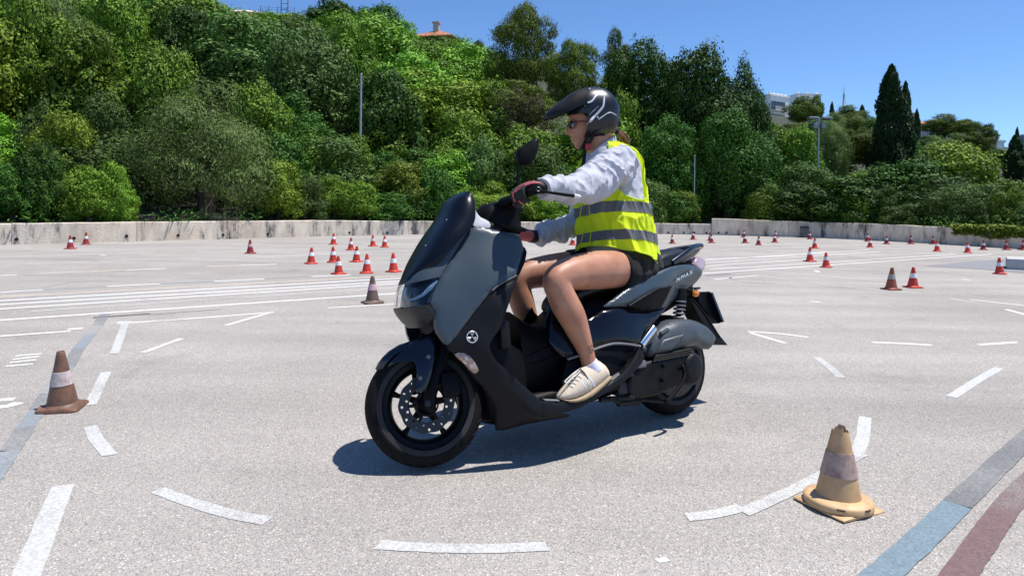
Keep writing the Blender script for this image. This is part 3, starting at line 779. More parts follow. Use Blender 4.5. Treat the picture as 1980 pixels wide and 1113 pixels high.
for a in [
    ('bright', 45, 350, 75, 18.6, 'bright green bush at the far left just above the sunlit end of the wall', 'bush'),
    ('blue', 195, 268, 118, 21.0, 'dark blue-green bush left of the big olive, above the wall', 'bush'),
    ('olive', 395, 184, 150, 21.6, 'big rounded grey-green olive tree above the left stretch of wall', 'olive_tree'),
    ('broad', 112, 105, 104, 27.5, 'large round green tree high at the left edge, behind the blue-green bush', 'tree'),
    ('olive', 18, 120, 70, 30.0, 'grey olive tree cut by the left edge of the picture', 'olive_tree'),
    ('yellow', 30, 262, 60, 21.5, 'yellow-green bush at the left edge above the bright bush', 'bush'),
    ('bigdark', 560, 190, 95, 29.0, 'dark leafy tree just right of the big olive', 'tree'),
    ('bright', 545, 398, 28, 25.0, 'tiny bright green shrub at the right foot of the big olive', 'bush'),
    ('blue', 640, 272, 92, 26.0, 'blue-green bush in front of the bare lamp post', 'bush'),
    ('broad', 735, 250, 78, 30.0, 'mid-green tree just right of the bare lamp post', 'tree'),
    ('yellow', 775, 318, 72, 26.6, 'yellow-green bush hanging over the wall behind the windscreen', 'bush'),
    ('blue', 700, 368, 46, 26.3, 'small blue-green shrub at the foot of the bare lamp post', 'bush'),
    ('bright', 868, 296, 72, 29.5, 'bright green tree above the scooter windscreen', 'tree'),
    ('bright', 795, 100, 92, 37.0, 'vivid light green tree rising right of the bare lamp post', 'tree'),
    ('broad', 938, 345, 56, 28.5, 'mid-green bush behind the scooter handlebar', 'bush'),
    ('bright', 1062, 378, 66, 28.6, 'low bright green bush seen under the rider arm', 'bush'),
    ('dry', 1008, 175, 62, 36.0, 'tangle of bare grey-brown twigs left of the helmet', 'dry_bush'),
    ('bigpine', 1000, 150, 95, 38.0, 'olive-coloured pine standing behind the handlebar mirror', 'pine_tree'),
    ('broad', 1128, 250, 90, 33.5, 'mid-green tree directly behind the rider helmet', 'tree'),
    ('dark', 1085, 322, 60, 31.0, 'dark bush between the mirror and the rider face', 'bush'),
    ('bigpine', 1018, 2, 74, 44.0, 'tallest pine against the sky above the mirror', 'pine_tree'),
    ('bigpine', 1108, 66, 62, 43.0, 'yellow-green pine against the sky above the helmet', 'pine_tree'),
    ('bigpine', 1192, 50, 40, 44.0, 'slim pine tip against the sky right of the helmet', 'pine_tree'),
    ('bigdark', 1240, 78, 92, 38.0, 'tall dark broadleaf tree just right of the helmet', 'tree'),
    ('bigdark', 1352, 96, 108, 35.0, 'tallest of the dark broadleaf trees right of the rider', 'tree'),
    ('bigdark', 1442, 132, 60, 36.5, 'right-hand dark broadleaf tree beside the white building', 'tree'),
    ('bigdark', 1300, 225, 82, 31.5, 'dark lower tree behind the rider back', 'tree'),
    ('bigdark', 1410, 215, 88, 31.0, 'dark lower tree in front of the tallest broadleaf', 'tree'),
    ('broad', 1205, 185, 50, 34.0, 'lighter green tree right behind the ponytail', 'tree'),
    ('yellow', 1316, 366, 40, 29.6, 'small yellow-green sapling beside the thin pole at the step in the wall', 'bush'),
    ('dry', 1472, 352, 40, 30.0, 'dry brown bush above the step in the right wall', 'dry_bush'),
    ('dark', 1478, 262, 56, 33.0, 'dark bush at the foot of the right-hand broadleaf tree', 'bush'),
    ('dark', 1545, 352, 62, 28.0, 'low dark shrub above the black barrel', 'bush'),
    ('blue', 1560, 322, 58, 32.0, 'blue-green bush at the foot of the floodlight mast', 'bush'),
    ('dark', 1640, 338, 86, 27.4, 'low dark bramble over the right wall, left of the cypress', 'bush'),
    ('broad', 1680, 318, 70, 32.0, 'mid-green bush below the big cypress', 'bush'),
    ('dark', 1752, 306, 92, 27.0, 'dark bramble spilling over the right wall under the cypress', 'bush'),
    ('yellow', 1845, 282, 86, 29.0, 'yellow-tipped fig tree right of the big cypress', 'tree'),
    ('dark', 1835, 340, 88, 25.0, 'dark bramble below the fig tree at the right wall', 'bush'),
    ('broad', 1930, 345, 74, 24.0, 'rounded green bush near the right edge above the ivy', 'bush'),
    ('bright', 1985, 358, 48, 23.0, 'bright green bush cut by the right edge of the picture', 'bush'),
    ('cypress', 1724, 128, 37, 40.0, 'big dark cypress standing alone against the sky', 'cypress'),
    ('cypress', 1751, 160, 20, 40.6, 'slimmer cypress joined to the right side of the big one', 'cypress'),
    ('cypress', 1773, 211, 8, 80.0, 'thin cypress beside the red-roofed house on the right', 'cypress'),
    ('cypress', 1963, 262, 22, 40.0, 'dark cypress near the right edge before the grey screen wall', 'cypress'),
    ('cypress', 1967, 246, 6, 95.0, 'thin far cypress tip at the right edge', 'cypress'),
    ('cypress', 1609, 197, 6, 120.0, 'tiny far cypress left of the radio mast', 'cypress'),
    ('cypress', 1667, 203, 9, 120.0, 'tiny far cypress right of the radio mast', 'cypress'),
    ('pine', 1912, 236, 17, 80.0, 'round-headed pine standing free on the right skyline', 'pine_tree'),
    ('pine', 1553, 188, 32, 95.0, 'pine in front of the white buildings', 'pine_tree'),
    ('pine', 1580, 180, 14, 97.0, 'dark pine at the corner of the white building', 'pine_tree'),
    ('pine', 1640, 206, 38, 85.0, 'yellow-green pine below the radio mast', 'pine_tree'),
    ('pine', 1528, 235, 38, 48.0, 'yellow-green pine left of the floodlight mast', 'pine_tree'),
    ('olive', 1565, 250, 32, 60.0, 'grey-green olive tree behind the floodlight mast', 'olive_tree'),
    ('olive', 1655, 262, 44, 56.0, 'grey-green olive tree between floodlight mast and big cypress', 'olive_tree'),
    ('blue', 1612, 292, 40, 45.0, 'blue-green tree right of the floodlight mast', 'tree'),
    ('pine', 1825, 222, 38, 92.0, 'broad pine on the right skyline next to the red-roofed house', 'pine_tree'),
    ('pine', 1868, 228, 34, 90.0, 'flat-topped pine on the right skyline before the free-standing one', 'pine_tree'),
    ('dark', 1800, 262, 30, 80.0, 'dark tree under the red-roofed house on the right', 'tree'),
    ('blue', 1852, 258, 22, 78.0, 'grey-blue tree under the right skyline pines', 'tree'),
    ('pine', 1885, 256, 26, 66.0, 'yellow-green pine below the free-standing one', 'pine_tree'),
    ('dark', 1937, 290, 26, 60.0, 'dark tree left of the right-edge cypress', 'tree'),
    ('dark', 640, -6, 58, 62.0, 'dark tree on the skyline left of the upper red roof', 'tree'),
    ('dark', 735, 4, 58, 60.0, 'dark spreading tree on the skyline beside the upper red roof', 'tree'),
    ('dark', 925, 78, 28, 64.0, 'dark tree on the skyline between red roof and tall pine', 'tree'),
    ('olive', 150, -10, 110, 45.0, 'grey olive tree at the top left of the picture', 'olive_tree'),
    ('dry', 885, 118, 30, 46.0, 'patch of bare grey twigs under the upper red roof', 'dry_bush'),
    ('olive', 640, 138, 52, 40.0, 'grey olive tree left of the bare lamp post', 'olive_tree'),
]:
    plant_px(*a, group=G1)
_sky_x = [-200, 380, 440, 510, 560, 600, 775, 790, 878, 950, 1010, 1180, 1470, 1560, 1600, 1700, 1760, 1810, 1900, 1990]
_sky_y = [-90, -25, 34, 34, 24, 12, 24, 70, 76, 98, 110, 190, 236, 240, 224, 226, 272, 268, 278, 300]
def cap_height(X, Y, h):
    # the houses and the skyline stay clear of the fill trees
    px = PCX + X / Y * FOCAL; z = CAM_H + (PCY + ROLL * (px - PCX) - np.interp(px, _sky_x, _sky_y)) / FOCAL * Y
    return min(h, z - terrain(X, Y))
# the rest of the wood on the slope, row by row
ordn = ['first','second','third','fourth','fifth','sixth','seventh','eighth','ninth','tenth','eleventh','twelfth','thirteenth','fourteenth','fifteenth','sixteenth','seventeenth','eighteenth','nineteenth','twentieth',
        'twenty-first','twenty-second','twenty-third','twenty-fourth','twenty-fifth','twenty-sixth','twenty-seventh','twenty-eighth','twenty-ninth','thirtieth','thirty-first','thirty-second','thirty-third']
rows = [('lowest', 31.5, -70, 1180, 132, 3.4, 5.4), ('second', 38.5, -30, 1010, 122, 3.4, 6.0), ('third', 46.5, -70, 1000, 112, 3.6, 6.2), ('fourth', 55.0, -40, 985, 98, 3.4, 6.0), ('fifth', 64.0, -70, 970, 84, 3.4, 5.4), ('topmost', 73.0, -60, 760, 76, 3.4, 5.0)]
random.seed(5)
pal = ['broad', 'broad', 'bright', 'broad', 'broad', 'dark', 'bright', 'broad', 'olive', 'broad', 'blue', 'yellow']
desc = {'broad': 'mid-green', 'bright': 'light green', 'yellow': 'yellow-green', 'olive': 'grey-green', 'dark': 'dark green', 'pine': 'pine-green', 'blue': 'blue-green'}
for rname, dep, x0, x1, step, h0, h1 in rows:
    k = 0; px = x0
    while px < x1:
        d0 = dep + random.uniform(-2.4, 2.4); wd = wall_depth((px - PCX) / FOCAL)
        d0 = max(d0 - (23.5 - min(wd, 23.5)) * 0.9, wd + 5)
        kd = random.choice(pal); p = at_depth(px + random.uniform(-18, 18), 300, d0)
        h = random.uniform(h0, h1)
        w = random.uniform(0.8, 1.55) * step * 2 / FOCAL * d0 * 0.62
        if kd == 'pine': h *= 1.15
        h = cap_height(p[0], p[1], h)
        if h < 1.3: px += step; continue
        plant(kd, p[0], p[1], h, max(w, 3.0), '%s tree, %s from the left in the %s row of the wooded slope' % (desc[kd], ordn[k], rname), 'tree', 'trees of the wooded slope')
        k += 1; px += step * random.uniform(0.85, 1.15)
rows = [('nearer', 42.0, 1190, 1760, 62, 3.0, 4.2), ('middle', 54.0, 1490, 1900, 50, 3.2, 4.2), ('upper', 70.0, 1490, 1960, 42, 2.8, 3.6), ('farthest', 88.0, 1600, 1990, 36, 2.6, 3.6)]
pal2 = ['pine', 'broad', 'olive', 'dark', 'blue', 'pine', 'olive', 'broad']
for rname, dep, x0, x1, step, h0, h1 in rows:
    k = 0; px = x0
    while px < x1:
        d0 = dep + random.uniform(-3, 3); kd = random.choice(pal2); p = at_depth(px + random.uniform(-9, 9), 300, d0)
        h = random.uniform(h0, h1); w = random.uniform(1.0, 1.3) * step * 2 / FOCAL * d0 * 0.62
        h = cap_height(p[0], p[1], h)
        if h < 1.1: px += step; continue
        plant(kd, p[0], p[1], h, max(w, 2.6), '%s tree, %s from the left in the %s row of the right-hand slope' % (desc[kd], ordn[k], rname), 'tree', 'trees of the right-hand slope')
        k += 1; px += step * random.uniform(0.85, 1.15)
random.seed(8)
for rname, off, x0, x1, step, h0, h1 in (('row right behind the wall', 1.15, -70, 1335, 50, 0.9, 2.2), ('second row above the wall', 4.2, -60, 1330, 60, 2.0, 3.2), ('front row over the right wall', 1.2, 1480, 2000, 46, 0.8, 1.6)):
    k = 0; px = x0
    while px < x1:
        a = (px - PCX) / FOCAL; d0 = wall_depth(a) + off * random.uniform(.8, 1.25); X = a * d0
        if 255 < px < 535: px += step * .6; continue          # the big olive stands clear there
        kd = random.choice(['broad', 'blue', 'yellow', 'dark', 'bright', 'broad', 'dark'] if x0 < 1000 else ['dark', 'dark', 'broad', 'blue'])
        plant(kd, X, d0, random.uniform(h0, h1), step * 2 / FOCAL * d0 * random.uniform(.8, 1.15), '%s bush, %s from the left in the %s' % (desc[kd], ordn[k], rname), 'bush', 'bushes behind the wall')
        k += 1; px += step * random.uniform(.85, 1.2)
random.seed(9)
for side, x0, x1, kinds in (('left', -640, -110, ['broad', 'bright', 'dark', 'olive']), ('right', 2170, 2480, ['dark', 'broad', 'pine', 'blue'])):
    for off, st, h, rn in ((1.6, 90, 1.8, 'lowest'), (6, 120, 4.0, 'second'), (14, 120, 4.8, 'third'), (24, 110, 5.0, 'fourth'), (36, 110, 5.0, 'topmost')):
        px = x0; k = 0
        while px < x1:
            a = (px - PCX) / FOCAL; d0 = wall_depth(a) + off * random.uniform(.85, 1.2)
            kd = random.choice(kinds); k += 1
            plant(kd, a * d0, d0, h * random.uniform(.8, 1.25), max(2.2, st * 1.5 / FOCAL * d0), '%s tree out of view past the %s edge, %s of its %s row' % (desc[kd], side, ordn[k - 1], rn), 'tree', 'trees beyond the %s edge' % side)
            px += st * random.uniform(.85, 1.15)
random.seed(10)
# ivy hanging over the right wall
PP, NN = [], []
for s in np.linspace(0, wtot_b, 900):
    p, h = wat_b(s); a = p[0] / p[1]
    if a < 0.655: continue
    for _ in range(26):
        drop = (random.random() ** 1.6) * (0.30 + 0.16 * noise.noise((s * 1.1, 0, 0)))
        q = p + np.array([random.uniform(-.1, .1), -0.03 - random.random() * 0.14 * (1 - drop), 0])
        hump = 0.24 * (0.5 + noise.noise((s * .7, 4, 0)))
        z = h + 0.02 + hump * random.random() - drop
        PP.append((q[0], q[1] + (random.random() * .5 if z > h else 0), z)); NN.append((0.1, -.45, 1))
ivy_o = link_obj('ivy', leaves_mesh('ivy', np.array(PP), np.array(NN), 0.085, 0.8, LEAF['yellow'], None, .55))
tag(ivy_o, 'bright yellow-green ivy hanging over the right end of the wall', 'ivy', kind='stuff')
# undergrowth and dry grass along the wall top
PP, NN = [], []
for wat, tot, dens in ((wat_a, wtot_a, 700), (wat_b, wtot_b, 500)):
    for s in np.linspace(0, tot, dens):
        p, h = wat(s)
        nn_ = 0.5 + 0.9 * noise.noise((s * .6, 9, 1))
        for _ in range(int(16 * max(0, nn_ - .45))):
            PP.append((p[0] + random.uniform(-.15, .15), p[1] - 0.10 + random.random() * 1.6, h + 0.0 + random.random() * 0.45 * max(.1, nn_))); NN.append((0, -.4, 1))
und = link_obj('undergrowth', leaves_mesh('undergrowth', np.array(PP), np.array(NN), 0.13, 0.4, LEAF['dark']))
tag(und, 'low tangled undergrowth along the top of the wall', 'undergrowth', kind='stuff')

# ================================================================== POLES, BUILDINGS
MAT_GALV = simple('galvanised_steel', (0.36, 0.37, 0.38), 0.45, 0.6, var=0.12, vscale=8)
MAT_LAMP = simple('lamp_housing', (0.30, 0.32, 0.33), 0.5, 0.4)
MAT_GLASSD = simple('dark_window_glass', (0.03, 0.035, 0.045), 0.08, spec=0.8)
def pole(px, top, depth, r, label, name='pole'):
    p = at_depth(px, top, depth); z = terrain(p[0], p[1]) - 0.2
    root = link_obj(name, None); root.location = (p[0], p[1], z); tag(root, label, 'pole')
    H = p[2] - z
    mobj('shaft', *tube([(0, 0, 0), (0, 0, H * .5), (0, 0, H)], [r, r * .85, r * .7], 12), MAT_GALV, root)
    mobj('base_plate', *bevel_box(0, 0, 0.21, r * 4, r * 4, 0.03, 0.006), MAT_GALV, root)
    mobj('cap', *lathe([(0, H + r * .5), (r * .5, H + r * .35), (r * .78, H - 0.01), (r * .78, H - 0.06)], 12), MAT_LAMP, root)
    return root, H
pole(698.5, 143, 27.6, 0.062, 'tall bare grey lamp post without a lamp among the trees left of centre', 'lamp_post')
pole(1343.5, 300, 29.4, 0.034, 'thin grey pole before the dark trees right of the rider')
fl, H = pole(1583, 228, 33.0, 0.075, 'floodlight mast with two lamp heads on the right', 'floodlight_mast')
for sx in (-1, 1):
    mb = MB(); mb.add(*bevel_box(sx * 0.34, -0.1, H - .03, 0.46, 0.36, 0.11, 0.03)); mb.add(*tube([(0, 0, H - .16), (sx * 0.2, 0, H - .06)], 0.03, 8))
    lamp = mb.build('lamp_head', MAT_LAMP, fl)
    mobj('lens', *box(sx * .34 - .18, sx * .34 + .18, -.25, .05, H - .10, H - .087), MAT_GLASSD, lamp, False)
    mobj('junction_box', *bevel_box(sx * 0.20, -0.05, H - .38, 0.2, 0.2, 0.30, 0.02), MAT_LAMP, fl)
MAT_PLASTERW = simple('white_plaster', (0.84, 0.84, 0.83), 0.85, var=0.05, vscale=3)
MAT_PLASTERG = simple('grey_plaster', (0.40, 0.38, 0.36), 0.9, var=0.1, vscale=2)
MAT_PLASTERY = simple('ochre_plaster', (0.62, 0.42, 0.24), 0.9, var=0.1, vscale=2)
MAT_TILE = simple('terracotta_tiles', (0.42, 0.15, 0.08), 0.85, var=0.3, vscale=4, bump=0.5, bscale=12)
MAT_TILEP = simple('pale_terracotta_tiles', (0.74, 0.55, 0.36), 0.85, var=0.15, vscale=4, bump=0.5, bscale=12)
def house(px, py, depth, w, dp, h, roof_h, rot, wallm, roofm, label, chimney=True, wins=3):
    p = at_depth(px, py, depth)                     # (px, py): middle of the eaves line
    root = link_obj('house', None); root.location = (p[0], p[1], p[2] - h); root.rotation_euler = (0, 0, rot)
    tag(root, label, 'house')
    mobj('wall', *box(-w/2, w/2, 0, dp, -3, h), wallm, root, False)
    o = 0.45
    V = [(-w/2-o, -o, h), (w/2+o, -o, h), (w/2+o, dp+o, h), (-w/2-o, dp+o, h), (-w/2+dp*.45, dp/2, h+roof_h), (w/2-dp*.45, dp/2, h+roof_h),
         (-w/2-o, -o, h-.14), (w/2+o, -o, h-.14), (w/2+o, dp+o, h-.14), (-w/2-o, dp+o, h-.14)]
    F = [(0,1,5,4), (1,2,5), (2,3,4,5), (3,0,4), (0,6,7,1), (1,7,8,2), (2,8,9,3), (3,9,6,0), (6,9,8,7)]
    rf = mobj('roof', V, F, roofm, root, False)
    if chimney:
        mb = MB(); mb.add(*box(-.35, .35, dp*.35, dp*.35+.6, h+roof_h*.5, h+roof_h+.75)); mb.add(*box(-.45, .45, dp*.35-.1, dp*.35+.7, h+roof_h+.75, h+roof_h+.9))
        mb.build('chimney', MAT_PLASTERG, rf, False)
    for i in range(wins):
        x = -w/2 + w * (i + .5) / wins
        wn_ = mobj('window', *box(x-.45, x+.45, -.06, .0, h-1.9, h-.6), MAT_PLASTERW, root, False)
        mobj('pane', *box(x-.36, x+.36, -.075, -.062, h-1.82, h-.68), MAT_GLASSD, wn_, False)
    return root
house(832, 71, 80.0, 5.0, 5.0, 3.0, 1.35, -0.25, simple('weathered_stone', (0.20, 0.185, 0.16), .9, var=.2, vscale=3), MAT_TILE, 'stone house with an orange tiled roof and chimney on the upper skyline')
house(466, 24, 88.0, 4.4, 5.0, 2.6, 1.0, 0.1, MAT_PLASTERY, MAT_TILEP, 'ochre house with a pale tiled roof at the top of the picture', False, 2)
house(1788, 240, 100.0, 4.2, 5.0, 3.2, 1.0, 0.3, MAT_PLASTERG, MAT_TILE, 'house with a red tiled roof behind the thin cypress on the right', True, 2)
def flat_block(px, py, depth, w, dp, h, rot, label, storeys=2, bays=4):
    p = at_depth(px, py, depth)                     # (px, py): middle of the parapet
    root = link_obj('apartment_block', None); root.location = (p[0], p[1], p[2] - h); root.rotation_euler = (0, 0, rot)
    tag(root, label, 'building')
    mobj('wall', *box(-w/2, w/2, 0, dp, -6, h), MAT_PLASTERW, root, False)
    mobj('parapet', *box(-w/2-.15, w/2+.15, -.15, dp+.15, h, h+.3), MAT_PLASTERW, root, False)
    sh = 2.9
    for s in range(storeys):
        z = h - 0.5 - sh * (s + 1)
        slab = mobj('balcony', *box(-w/2+.2, w/2-1.4, -1.2, -.005, z, z + .18), MAT_PLASTERW, root, False)
        mobj('railing', *box(-w/2+.2, w/2-1.4, -1.2, -1.12, z + .18, z + 1.0), MAT_PLASTERG, slab, False)
        for b in range(bays):
            x = -w/2 + .3 + (w - 1.8) * (b + .5) / bays
            q = mobj('window', *box(x-.75, x+.75, -.05, -.006, z+.2, z+2.3), MAT_PLASTERG, root, False)
            mobj('pane', *box(x-.65, x+.65, -.07, -.052, z+.3, z+2.2), MAT_GLASSD, q, False)
    for b in range(bays + 1):
        x = -w/2 + .4 + (w - 1.0) * b / bays
        mobj('roof_vent', *box(x-.25, x+.25, .3, .8, h+.305, h+.75), MAT_PLASTERW, root, False)
    return root
flat_block(1508, 187, 150.0, 6.4, 6, 7.0, 0.55, 'white apartment block with balconies on the right skyline', 2, 4)
flat_block(1565, 184, 160.0, 6.0, 6, 6.0, 0.15, 'plain white building half hidden behind a pine on the skyline', 1, 2)
flat_block(1927, 275, 95.0, 2.6, 4, 3.0, 0.2, 'small white flat-roofed house right of the free-standing pine', 1, 1)
# grey screen wall of the court at the right edge
p0 = at_depth(1890, 353, 60.0); p1 = at_depth(1985, 312, 60.0)
cw = link_obj('screen_wall', None); cw.location = (p0[0], p0[1], p0[2]); tag(cw, 'grey corrugated screen wall near the right edge behind the cypress', 'wall')
for i in range(9):
    x = i * (p1[0] - p0[0]) / 9
    mobj('wall_panel', *box(x + .012, x + (p1[0]-p0[0]) / 9 - .012, 0.04 * (i % 2), .12 + .04 * (i % 2), -1.2, p1[2] - p0[2]), simple('court_panel%d' % i, (0.16, 0.165, 0.18), 0.7) if i == 0 else bpy.data.materials['court_panel0'], cw, False)
mobj('ledge', *box(-.6, 2.9, -.8, -.05, -0.35, 0.0), MAT_PLASTERW, cw, False)
mobj('ladder', *box(1.72, 1.92, -.05, -.01, 0, 1.7), MAT_GALV, cw, False)
# radio mast
p = at_depth(1632, 168, 260.0); zb = at_depth(1632, 212, 260.0)[2]
rm = link_obj('radio_mast', None); rm.location = (p[0], p[1], zb); tag(rm, 'thin far radio mast standing on the right skyline', 'mast')
H = p[2] - zb; mb = MB()
for a in range(3):
    mb.add(*tube([(0.62 * math.cos(a*2.1), 0.62 * math.sin(a*2.1), -2), (0.25 * math.cos(a*2.1), 0.25 * math.sin(a*2.1), H * .7)], .12, 6))
for i in range(9):
    r = 0.62 - i * .042; z = i * H * .7 / 9
    for a in range(3): mb.add(*tube([(r*math.cos(a*2.1), r*math.sin(a*2.1), z), (r*math.cos(a*2.1+2.1), r*math.sin(a*2.1+2.1), z + H*.07)], .06, 4))
mb.build('lattice', MAT_GALV, rm)
mobj('antenna', *tube([(0, 0, H*.66), (0, 0, H)], [.16, .06], 6), MAT_GALV, rm)
# steel frame and fence rails on the upper left skyline
p = at_depth(550, 26, 84.0)
fr = link_obj('steel_frame', None); fr.location = p; tag(fr, 'thin steel frame standing on the skyline right of the ochre house', 'frame')
for x in (-.42, .42): mobj('post', *tube([(x, 0, -1.5), (x, 0, 1.75)], .05, 6), MAT_BARK, fr)
for z in (.5, 1.2): mobj('crossbar', *tube([(-.42, 0, z), (.42, 0, z)], .035, 6), MAT_BARK, fr)
p = at_depth(535, 20, 86.0)
fe = link_obj('fence', None); fe.location = p; tag(fe, 'thin wire fence along the skyline above the ochre house', 'fence')
for i in range(5): mobj('post', *tube([(-2.2 + i*1.1, .3, -1.5), (-2.2 + i*1.1, .3, .6 - i * .04)], .03, 6), MAT_BARK, fe)
for z in (.15, .45): mobj('wire', *tube([(-2.2, .3, z + .05), (2.2, .3, z - .1)], .016, 5), MAT_BARK, fe)
# floodlight head at the extreme right
fl2, H2 = pole(1979, 262, 62.0, 0.09, 'floodlight mast cut by the right edge of the picture', 'floodlight_mast')
mobj('lamp_head', *bevel_box(0, -.1, H2 - .3, 0.5, 0.4, 0.75, 0.04), MAT_LAMP, fl2)
# barrel by the wall
p = on_ground(1553, 459)
ba = link_obj('barrel', None); ba.location = (p[0], p[1] - .12, 0); tag(ba, 'dark weathered barrel standing against the shaded right wall', 'barrel')
mobj('body', *lathe([(0, .0), (.15, .0), (.158, .02), (.155, .13), (.163, .14), (.155, .15), (.155, .28), (.163, .29), (.155, .30), (.158, .40), (.145, .41)], 24), simple('barrel_paint', (0.10, 0.11, 0.12), 0.7, var=0.4, vscale=12), ba)
mobj('rim', *lathe([(.145, .395), (.15, .44), (.165, .44), (.163, .385)], 24), simple('barrel_black', (0.02, 0.02, 0.022), 0.6), ba)
# concrete block at the right
p = on_ground(1947, 520.5)
cb = mobj('concrete_block', *bevel_box(1.4, 0.45, 0.10, 2.8, 0.9, 0.205, 0.02), simple('block_concrete', (0.46, 0.45, 0.43), 0.9, var=0.15, vscale=8, bump=0.4, bscale=40), None)
cb.location = (p[0], p[1], 0); cb.rotation_euler = (0, 0, math.radians(-35)); tag(cb, 'low grey concrete block lying on the dark asphalt patch at the right edge', 'block')

# ================================================================== CONES
def cone_mat(name, col, dirt, dcol, scale=9.0, rough=0.55):
    m, N, L, B = mat_new(name)
    tc = N.new('ShaderNodeTexCoord'); t = N.new('ShaderNodeTexNoise'); t.inputs['Scale'].default_value = scale; t.inputs['Detail'].default_value = 8; t.inputs['Roughness'].default_value = 0.7
    L.new(tc.outputs['Object'], t.inputs['Vector'])
    mr = N.new('ShaderNodeMapRange'); mr.inputs['From Min'].default_value = 0.62 - 0.35 * dirt; mr.inputs['From Max'].default_value = 0.86 - 0.3 * dirt
    L.new(t.outputs['Fac'], mr.inputs['Value'])
    mx = N.new('ShaderNodeMix'); mx.data_type = 'RGBA'; mx.inputs[6].default_value = tuple(col) + (1,); mx.inputs[7].default_value = tuple(dcol) + (1,)
    L.new(mr.outputs[0], mx.inputs['Factor'])
    oi = N.new('ShaderNodeObjectInfo'); om = N.new('ShaderNodeMapRange'); om.inputs['To Min'].default_value = 0.72; om.inputs['To Max'].default_value = 1.08; L.new(oi.outputs['Random'], om.inputs['Value'])
    mu = N.new('ShaderNodeMix'); mu.data_type = 'RGBA'; mu.blend_type = 'MULTIPLY'; mu.inputs['Factor'].default_value = 1; L.new(mx.outputs[2], mu.inputs[6]); L.new(om.outputs[0], mu.inputs[7]); L.new(mu.outputs[2], B.inputs['Base Color'])
    B.inputs['Roughness'].default_value = rough
    bp = N.new('ShaderNodeBump'); bp.inputs['Strength'].default_value = 0.25; bp.inputs['Distance'].default_value = 0.004
    L.new(t.outputs['Fac'], bp.inputs['Height']); L.new(bp.outputs[0], B.inputs['Normal'])
    return m
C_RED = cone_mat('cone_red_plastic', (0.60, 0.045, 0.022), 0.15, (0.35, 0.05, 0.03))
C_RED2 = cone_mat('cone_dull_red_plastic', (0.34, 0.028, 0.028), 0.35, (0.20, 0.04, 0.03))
C_WHITE = cone_mat('cone_white_sleeve', (0.80, 0.79, 0.80), 0.1, (0.62, 0.6, 0.58))
C_OLD = cone_mat('cone_weathered_orange', (0.30, 0.075, 0.035), 0.45, (0.10, 0.055, 0.035))
C_BROWN = cone_mat('cone_grimy_brown', (0.19, 0.092, 0.055), 0.6, (0.085, 0.055, 0.038), 14)
C_BROWN2 = cone_mat('cone_dusty_brown', (0.18, 0.115, 0.085), 0.5, (0.11, 0.08, 0.062), 14)
C_TAN = cone_mat('cone_sunbleached_tan', (0.60, 0.385, 0.195), 0.45, (0.36, 0.20, 0.10), 11)
C_SLV_OLD = cone_mat('cone_grubby_sleeve', (0.52, 0.45, 0.44), 0.5, (0.24, 0.17, 0.15), 22)
C_SLV_PINK = cone_mat('cone_pinkish_sleeve', (0.62, 0.40, 0.44), 0.4, (0.40, 0.22, 0.24), 22)
C_SLV_TAN = cone_mat('cone_scratched_sleeve', (0.54, 0.40, 0.34), 0.55, (0.30, 0.13, 0.10), 30)
C_SLV_YEL = cone_mat('cone_dirty_sleeve', (0.42, 0.40, 0.33), 0.5, (0.16, 0.15, 0.13), 25)
CH = 0.288
def base_mesh(hw, th, dent=0.0, seed=0, kmax=1.30):
    rr = random.Random(seed); V = []; m = 48
    for zi, (s, z) in enumerate(((1.0, 0), (1.0, th * .6), (.95, th), (.34, th * 1.12))):
        for j in range(m):
            a = 2*PI*j/m; c, sn = math.cos(a), math.sin(a)
            k = 1 / max(abs(c), abs(sn)); k = min(k, kmax)
            r = hw * s * (k if zi < 3 else 1.0)
            V.append((r*c, r*sn, z + dent * noise.noise((c*2+seed, sn*2, 0)) * (0.6 if s > .9 else 0) * (0 if z == 0 else 1)))
    F = []
    for i in range(3):
        for j in range(m): F.append((i*m+j, i*m+(j+1) % m, (i+1)*m+(j+1) % m, (i+1)*m+j))
    F.append(tuple(range(m-1, -1, -1)))
    return V, F
def cone_r(t, r0=.071, r1=.0185): return r0 + (r1 - r0) * t
def make_cone(body_m, base_m, slv_m, b0=.43, b1=.68, hw=.100, dent=0.0, seed=0):
    base = make_mesh('base', *base_mesh(hw, .018, dent, seed), base_m)
    pr = [(.084, .016), (.078, .026)]
    for i in range(13):
        t = i / 12; pr.append((cone_r(t), .03 + (CH - .03) * t))
    pr += [(.016, CH + .003), (.012, CH - .002), (.010, CH - .05)]
    body = make_mesh('body', *lathe(pr, 28), body_m)
    sp = []
    for i in range(5):
        t = b0 + (b1 - b0) * i / 4; sp.append((cone_r(t) + .0022, .03 + (CH - .03) * t))
    sp = [(sp[0][0] - .003, sp[0][1] - .0005)] + sp + [(sp[-1][0] - .003, sp[-1][1] + .0005)]
    slv = make_mesh('reflective_sleeve', *lathe(sp, 28), slv_m)
    return base, body, slv
PROTO = {'red': make_cone(C_RED, C_RED, C_WHITE), 'dull': make_cone(C_RED2, C_RED2, C_WHITE), 'dullp': make_cone(C_RED2, C_RED2, C_SLV_PINK),
         'old': make_cone(C_OLD, C_OLD, C_SLV_YEL, dent=.01, seed=3), 'brown': make_cone(C_BROWN, cone_mat('cone_muddy_base', (0.25, 0.12, 0.075), .4, (0.15, 0.08, 0.05), 14), C_SLV_OLD, .36, .62, .098, .03, 5), 'dusty': make_cone(C_BROWN2, C_BROWN2, C_SLV_PINK, .42, .68, .105, .02, 7)}
